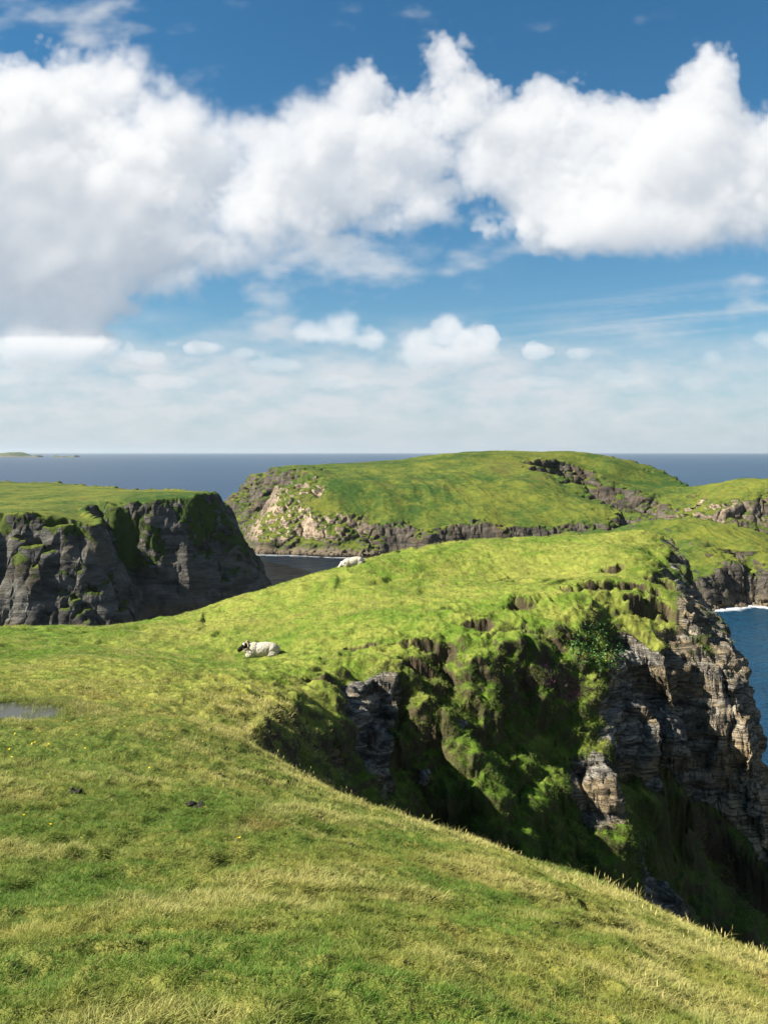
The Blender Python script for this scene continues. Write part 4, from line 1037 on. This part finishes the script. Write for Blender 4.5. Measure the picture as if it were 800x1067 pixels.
def make_sheep(face_col, head_turn, head_drop, horned, label, px, py, rotz, scale, spot, sink=.035):
    """a sheep lying with its legs folded; its nose points to local -x"""
    hc = Vector((-.54, 0, .47 - head_drop)); HS = 1.32
    R = Matrix.Rotation(head_turn, 3, 'Z')
    def hp(x, y, z): return tuple(hc + R @ (Vector((x, y, z)) * HS))
    tilt = .55
    body = [((.10, 0, .27), (.50, .27, .255), (0, 0, 0)), ((.38, 0, .235), (.25, .27, .235), (0, 0, 0)), ((-.22, 0, .29), (.27, .24, .26), (0, 0, 0)), ((-.36, 0, .34), (.17, .16, .19), (0, .5, 0)), ((-.34, 0, .18), (.18, .18, .16), (0, 0, 0)),
            ((.60, 0, .22), (.06, .05, .12), (0, .35, 0)), ((.36, .20, .13), (.22, .10, .14), (0, 0, .2)), ((.36, -.20, .13), (.22, .10, .14), (0, 0, -.2))]
    head = [(hp(.02, 0, .02), (.105, .085, .095), (0, -.5, head_turn)), (hp(-.09, 0, -.045), (.105, .060, .065), (0, -tilt, head_turn)), (hp(-.155, 0, -.080), (.055, .045, .047), (0, 0, head_turn)),
            (hp(-.13, 0, -.105), (.06, .038, .030), (0, -tilt, head_turn)), (hp(.05, .115, .045), (.025, .075, .032), (0.35, 0, head_turn)), (hp(.05, -.115, .045), (.025, .075, .032), (-0.35, 0, head_turn))]
    head = [(c, tuple(v * HS for v in r), eu) for c, r, eu in head]
    neck = [((-.46, 0, .40 - head_drop * .5), (.15, .135, .16), (0, .6, 0))]
    legs = [((-.42, .12, .075), (.17, .042, .045), (0, .1, .12)), ((-.42, -.12, .075), (.17, .042, .045), (0, .1, -.12)), ((.22, .27, .055), (.19, .040, .042), (0, 0, .1)), ((.22, -.27, .055), (.19, .040, .042), (0, 0, -.1)), ((.06, .29, .04), (.045, .03, .03), (0, 0, 0)), ((.06, -.29, .04), (.045, .03, .03), (0, 0, 0))]
    mat = sheep_material('fleece_and_face', face_col)
    me = blob_mesh('sheep', body + neck + head + legs, .014, mat, 3)
    co = mesh_co(me).astype(np.float64)
    fa = np.zeros(len(co))
    for c, r, eu in head + legs:
        q = np.linalg.norm((co - np.array(c)) / (np.array(r) * 1.28), axis=1); fa = np.maximum(fa, sstep(1.05, .95, q))
    fa *= sstep(hc[0] + .17, hc[0] + .10, co[:, 0]) * (co[:, 2] > .2) + (co[:, 2] < .12)
    fa = np.clip(fa, 0, 1)
    no = np.empty(len(co) * 3, np.float32); me.vertices.foreach_get('normal', no); no = no.reshape(-1, 3)
    wl = (1 - fa)[:, None]
    co2 = co + no * wl * (.020 * (fbm3(co[:, 0] * 17, co[:, 1] * 17, co[:, 2] * 13, 3, 7, ridged=True))[:, None] + .012)
    me.vertices.foreach_set('co', co2.reshape(-1).astype(np.float32))
    sp = np.zeros(len(co))
    if spot:
        for q in ((-.01, -.05, .10),):
            sp = np.maximum(sp, sstep(.05, .03, np.linalg.norm(co - np.array(hp(*q)), axis=1)))
    for k, v in (('face', fa), ('spot', sp)):
        a = me.attributes.new(k, 'FLOAT', 'POINT'); a.data.foreach_set('value', v.astype(np.float32))
    me.update()
    o = bpy.data.objects.new('sheep', me); COL.objects.link(o); tag(o, label, 'sheep')
    for sgn in (1, -1):
        eye = bpy.data.objects.new('eye', tube_mesh('eye', [hp(-.035, sgn * .066, .030), hp(-.037, sgn * .080, .030), hp(-.038, sgn * .086, .030)], (.016, .014, .004), DARK_EYE)); COL.objects.link(eye); eye.parent = o
        if horned:
            pts, rad = [], []
            for i in range(22):
                f = i / 21; th = f * 4.6; rr = .085 - .030 * f
                pts.append(hp(.055 + rr * math.sin(th) * 1.0, sgn * (.045 + .13 * f), .085 + rr * (math.cos(th)) - .070 + .03 * (1 - f))); rad.append(.030 * (1 - f) ** .7 + .004)
            h = bpy.data.objects.new('horn', tube_mesh('horn', pts, rad, HORN)); COL.objects.link(h); h.parent = o
    p, n = ground_at(px, py)
    o.location = p - np.array([0, 0, sink]); o.scale = (scale,) * 3
    # lie along the slope
    q = Vector((0, 0, 1)).rotation_difference(Vector(n).lerp(Vector((0, 0, 1)), .45).normalized())
    o.rotation_euler = (q @ Euler((0, 0, rotz)).to_quaternion()).to_euler()
    return o
make_sheep((0.012, 0.010, 0.009), -.15, 0.0, True, 'black faced horned sheep with cream fleece lying on the turf left of the gully', 272, 684, math.radians(4), .81, True)
make_sheep((0.60, 0.50, 0.42), .25, .13, False, 'white faced sheep lying on the skyline of the turf above the cove', 368, 588.5, math.radians(8), .72, False, .10)

# droppings and turned up peat
CLOD = simple_mat('dark_peat', (0.018, 0.013, 0.009), .75, .02, 50, .5)
def clod(px, py, wpx, hpx, label, seed, n=7):
    p, nn = ground_at(px, py); d = p[1]; r = np.random.default_rng(seed)
    w = wpx / F * d; h = hpx / F * d * .6
    balls = []
    for i in range(n):
        s = r.uniform(.6, 1.1)
        balls.append(((r.uniform(-.5, .5) * w * .62, r.uniform(-.5, .5) * w * .5, h * .25 + (h * .45 * r.random() if i % 3 == 0 else 0)), (w * .19 * s, w * .17 * s, h * .38 * s), (r.uniform(-.3, .3), r.uniform(-.3, .3), r.uniform(0, 3))))
    me = blob_mesh('dropping', balls, max(.003, w / 40), CLOD, 1)
    co = mesh_co(me); k = 9 / w
    no = np.empty(len(co) * 3, np.float32); me.vertices.foreach_get('normal', no)
    co = co + no.reshape(-1, 3) * (.06 * w * fbm3(co[:, 0] * k, co[:, 1] * k, co[:, 2] * k, 3, seed))[:, None]
    me.vertices.foreach_set('co', co.reshape(-1).astype(np.float32)); me.update()
    o = bpy.data.objects.new('dropping', me); COL.objects.link(o); o.location = p + np.array([0, 0, .0]); o.rotation_euler = (0, 0, r.uniform(-.3, .3))
    tag(o, label, 'dropping', 'dark droppings on the turf')
clod(80, 827, 17, 10, 'lumpy black dropping, the tallest one, in straw grass below the pool', 1)
clod(17, 833, 11, 6, 'small black dropping at the left edge beside the tallest one', 2, 5)
clod(204, 841, 27, 8, 'wide flat brown black dropping, the longest one on the slope', 3, 11)
clod(228, 808, 8, 4, 'little dark dropping just above the wide flat one', 4, 4)
clod(250, 847, 6, 3.5, 'tiny dark dropping to the right of the wide flat one', 5, 3)
clod(365, 880, 8, 5, 'small dark dropping alone in grass near the crest of the slope', 6, 4)
clod(450, 937, 9, 6, 'left one of two small dark droppings lying close together', 7, 5)
clod(481, 940, 8, 5, 'right one of two small dark droppings lying close together', 8, 4)
clod(567, 931, 8, 4.5, 'dark dropping in straw grass just below the crest, farthest right', 9, 4)

# yellow flowers
PETAL = simple_mat('yellow_petal', (0.78, 0.52, 0.01), .5, var=.1); STEM = simple_mat('green_stem', (0.06, 0.12, 0.015), .6)
def flower_mesh():
    V, Fc, mi = [], [], []
    for k in range(6):
        a = k * math.pi / 3; b0 = len(V)
        for rr, da, z in ((.002, 0, .052), (.010, -.42, .056), (.0155, 0, .060), (.010, .42, .056)):
            V.append((rr * math.cos(a + da), rr * math.sin(a + da), z))
        Fc.append((b0, b0 + 1, b0 + 2, b0 + 3)); mi.append(0)
    b0 = len(V)
    for z in (-.02, .052):
        for k in range(4): V.append((.0016 * math.cos(k * 1.571), .0016 * math.sin(k * 1.571), z))
    for k in range(4): Fc.append((b0 + k, b0 + (k + 1) % 4, b0 + 4 + (k + 1) % 4, b0 + 4 + k)); mi.append(1)
    b0 = len(V)
    for rr, z in ((.004, .0535), (.0, .058)):
        for k in range(6): V.append((rr * math.cos(k * 1.047), rr * math.sin(k * 1.047), z))
    for k in range(6): Fc.append((b0 + k, b0 + (k + 1) % 6, b0 + 6 + (k + 1) % 6, b0 + 6 + k)); mi.append(0)
    me = raw_mesh('flower', V, Fc, PETAL); me.materials.append(STEM); me.polygons.foreach_set('material_index', np.array(mi, np.int32))
    return me
fm = flower_mesh(); fr = np.random.default_rng(44)
spots = [(13, 792), (11, 783), (37, 777), (52, 779), (19, 768), (78, 769), (67, 756), (103, 781), (167, 772), (208, 806), (214, 845), (157, 806), (36, 776), (93, 752), (116, 732), (126, 744), (95, 724), (46, 725), (60, 733), (148, 745), (250, 883), (22, 856), (122, 729), (133, 761), (50, 867), (300, 700)]
for i in range(36):
    spots.append((float(fr.uniform(0, 225)), float(690 + 95 * fr.random() ** 1.4)))
for i, (px, py) in enumerate(spots):
    p, n = ground_at(px, py)
    if POND_SHAPE(np.array([p[0]]), np.array([p[1]]))[0] > -.05: continue
    o = bpy.data.objects.new('buttercup', fm); COL.objects.link(o)
    o.location = p; s = float(fr.uniform(.55, .9)); o.scale = (s, s, s * float(fr.uniform(.7, 1.1))); o.rotation_euler = (float(fr.normal(-.25, .3)) + .5, float(fr.normal(0, .3)), float(fr.uniform(0, 6)))
    tag(o, 'small yellow flower dotted in the short turf near the pool', 'flower', 'yellow flowers in the turf')

# pool in the turf
def build_pool():
    n = 120; th = np.linspace(0, 2 * np.pi, n, endpoint=False)
    rr = np.linspace(0, 1.25, 24)
    X = POND[0] + rr[:, None] * .74 * np.cos(th)[None]; Y = POND[1] + rr[:, None] * POND_RY * np.sin(th)[None]
    X = np.concatenate([X, X[:, :1]], 1); Y = np.concatenate([Y, Y[:, :1]], 1)
    Z = np.full_like(X, POND_Z)
    m, t, out = new_mat('still_water'); g = t.add('ShaderNodeNewGeometry')
    nz = t.noise(g.outputs['Position'], 9, 3)
    bp = t.add('ShaderNodeBump', ins={'Strength': .25, 'Distance': .02, 'Height': nz})
    b = t.add('ShaderNodeBsdfPrincipled', ins={'Base Color': (.030, .032, .022, 1), 'Roughness': .12, 'IOR': 1.333, 'Normal': bp.outputs[0]})
    t.l.new(b.outputs[0], out.inputs[0])
    grid_mesh('water', np.stack([X, Y, Z], -1), None, m, label='shallow pool in the turf at the left edge')
build_pool()

# leafy creeper and heather on the gully wall, loose stones
LEAF = simple_mat('ivy_leaf', (0.045, 0.100, 0.018), .5, var=.5); TWIG = simple_mat('twig', (0.05, 0.035, 0.02), .85)
HEATH = simple_mat('heather_bloom', (0.20, 0.085, 0.14), .8, var=.4)
def wall_points(px, py, rx, ry, n, seed):
    m = np.where(((_PX - px) / rx) ** 2 + ((_PY - py) / ry) ** 2 < 1)[0]; m = m[_Y[m] > 14]
    m = m[_Y[m] < _Y[m].min() + 6]
    k = np.random.default_rng(seed).choice(m, n); return _GPF[k], _GNF[k]
def leafy(name, px, py, rx, ry, n, size, lift, mat, label, cat, seed, spike=False):
    P, N = wall_points(px, py, rx, ry, n, seed); r = np.random.default_rng(seed)
    cen = P.mean(0); V, Fc = [], []
    for p, nn in zip(P, N):
        p = p - cen + nn * r.random() ** 1.5 * lift + r.normal(0, .05, 3) + np.array([0, 0, .04])
        a = Vector(nn + r.normal(0, .5, 3)).normalized(); u = a.orthogonal().normalized(); v = a.cross(u)
        th = r.uniform(0, 6.28); u, v = u * math.cos(th) + v * math.sin(th), v * math.cos(th) - u * math.sin(th)
        s = size * r.uniform(.6, 1.3); p = Vector(p); b0 = len(V)
        if spike: u = (a * .5 + Vector((0, 0, 1))).normalized(); v = u.orthogonal().normalized() * .28
        V += [p - u * s, p + v * s * .62 + a * s * .15, p + u * s, p - v * s * .62 + a * s * .15]; Fc.append((b0, b0 + 1, b0 + 2, b0 + 3))
    root = bpy.data.objects.new(name, None); COL.objects.link(root); root.location = cen; tag(root, label, cat)
    f = bpy.data.objects.new('foliage', raw_mesh('foliage', V, Fc, mat, False)); COL.objects.link(f); f.parent = root
    made = 0
    for k in range(60):
        a = P[r.integers(n)] - cen; b = P[r.integers(n)] - cen
        if np.linalg.norm(a - b) > 1.0 or made == 6: continue
        s = bpy.data.objects.new('stem', tube_mesh('stem', [a, (a + b) / 2 + N[k] * .08, b], (.012, .009, .005), TWIG, 5)); COL.objects.link(s); s.parent = root; made += 1
leafy('creeping_shrub', 622, 676, 30, 24, 1100, .045, .14, LEAF, 'dark green leafy creeper hanging over the top of the gully wall', 'shrub', 3)
leafy('heather', 600, 722, 22, 13, 500, .04, .2, HEATH, 'pinkish heather clump on the gully wall below the leafy creeper', 'heather', 4, True)
leafy('heather', 560, 706, 14, 10, 260, .04, .2, HEATH, 'small heather clump on the gully wall left of the pinkish one', 'heather', 5, True)

STONE = simple_mat('grey_stone', (0.15, 0.14, 0.12), .9, .03, 14, .6)
def stone(px, py, w, h, d, label, seed, rot=0.0):
    p, n = ground_at(px, py); r = np.random.default_rng(seed)
    me = blob_mesh('stone', [((0, 0, 0), (w / 2, d / 2, h / 2), (0, 0, 0)), ((w * .12, 0, h * .12), (w * .4, d * .45, h * .4), (.2, .4, 0))], max(w, h) / 34, STONE, 0)
    co = mesh_co(me).astype(float); s = 2.2 / min(w, h)
    v, b = cells3(co[:, 0] * s, co[:, 1] * s, co[:, 2] * s, seed)
    no = np.empty(len(co) * 3, np.float32); me.vertices.foreach_get('normal', no)
    co += no.reshape(-1, 3) * (min(w, h) * (.34 * (v - .5) - .10 * sstep(.2, 0, b)))[:, None]
    me.vertices.foreach_set('co', co.reshape(-1).astype(np.float32)); me.update()
    me.polygons.foreach_set('use_smooth', np.zeros(len(me.polygons), bool))
    o = bpy.data.objects.new('stone', me); COL.objects.link(o); o.location = p; o.rotation_euler = (.1, rot, r.uniform(-.5, .5)); tag(o, label, 'stone', 'stones in the gully')
stone(480, 756, .30, .26, .28, 'rounded grey stone stuck in the middle of the gully wall', 1)
stone(388, 778, .30, 1.25, .3, 'tall narrow pale slab standing at the head of the gully', 2, .12)
stone(378, 812, .28, .8, .3, 'short leaning pale slab low in the gully head', 3, -.1)
stone(443, 812, .22, .40, .25, 'small pale upright stone low on the gully wall', 4)
print('things', time.time() - T0)
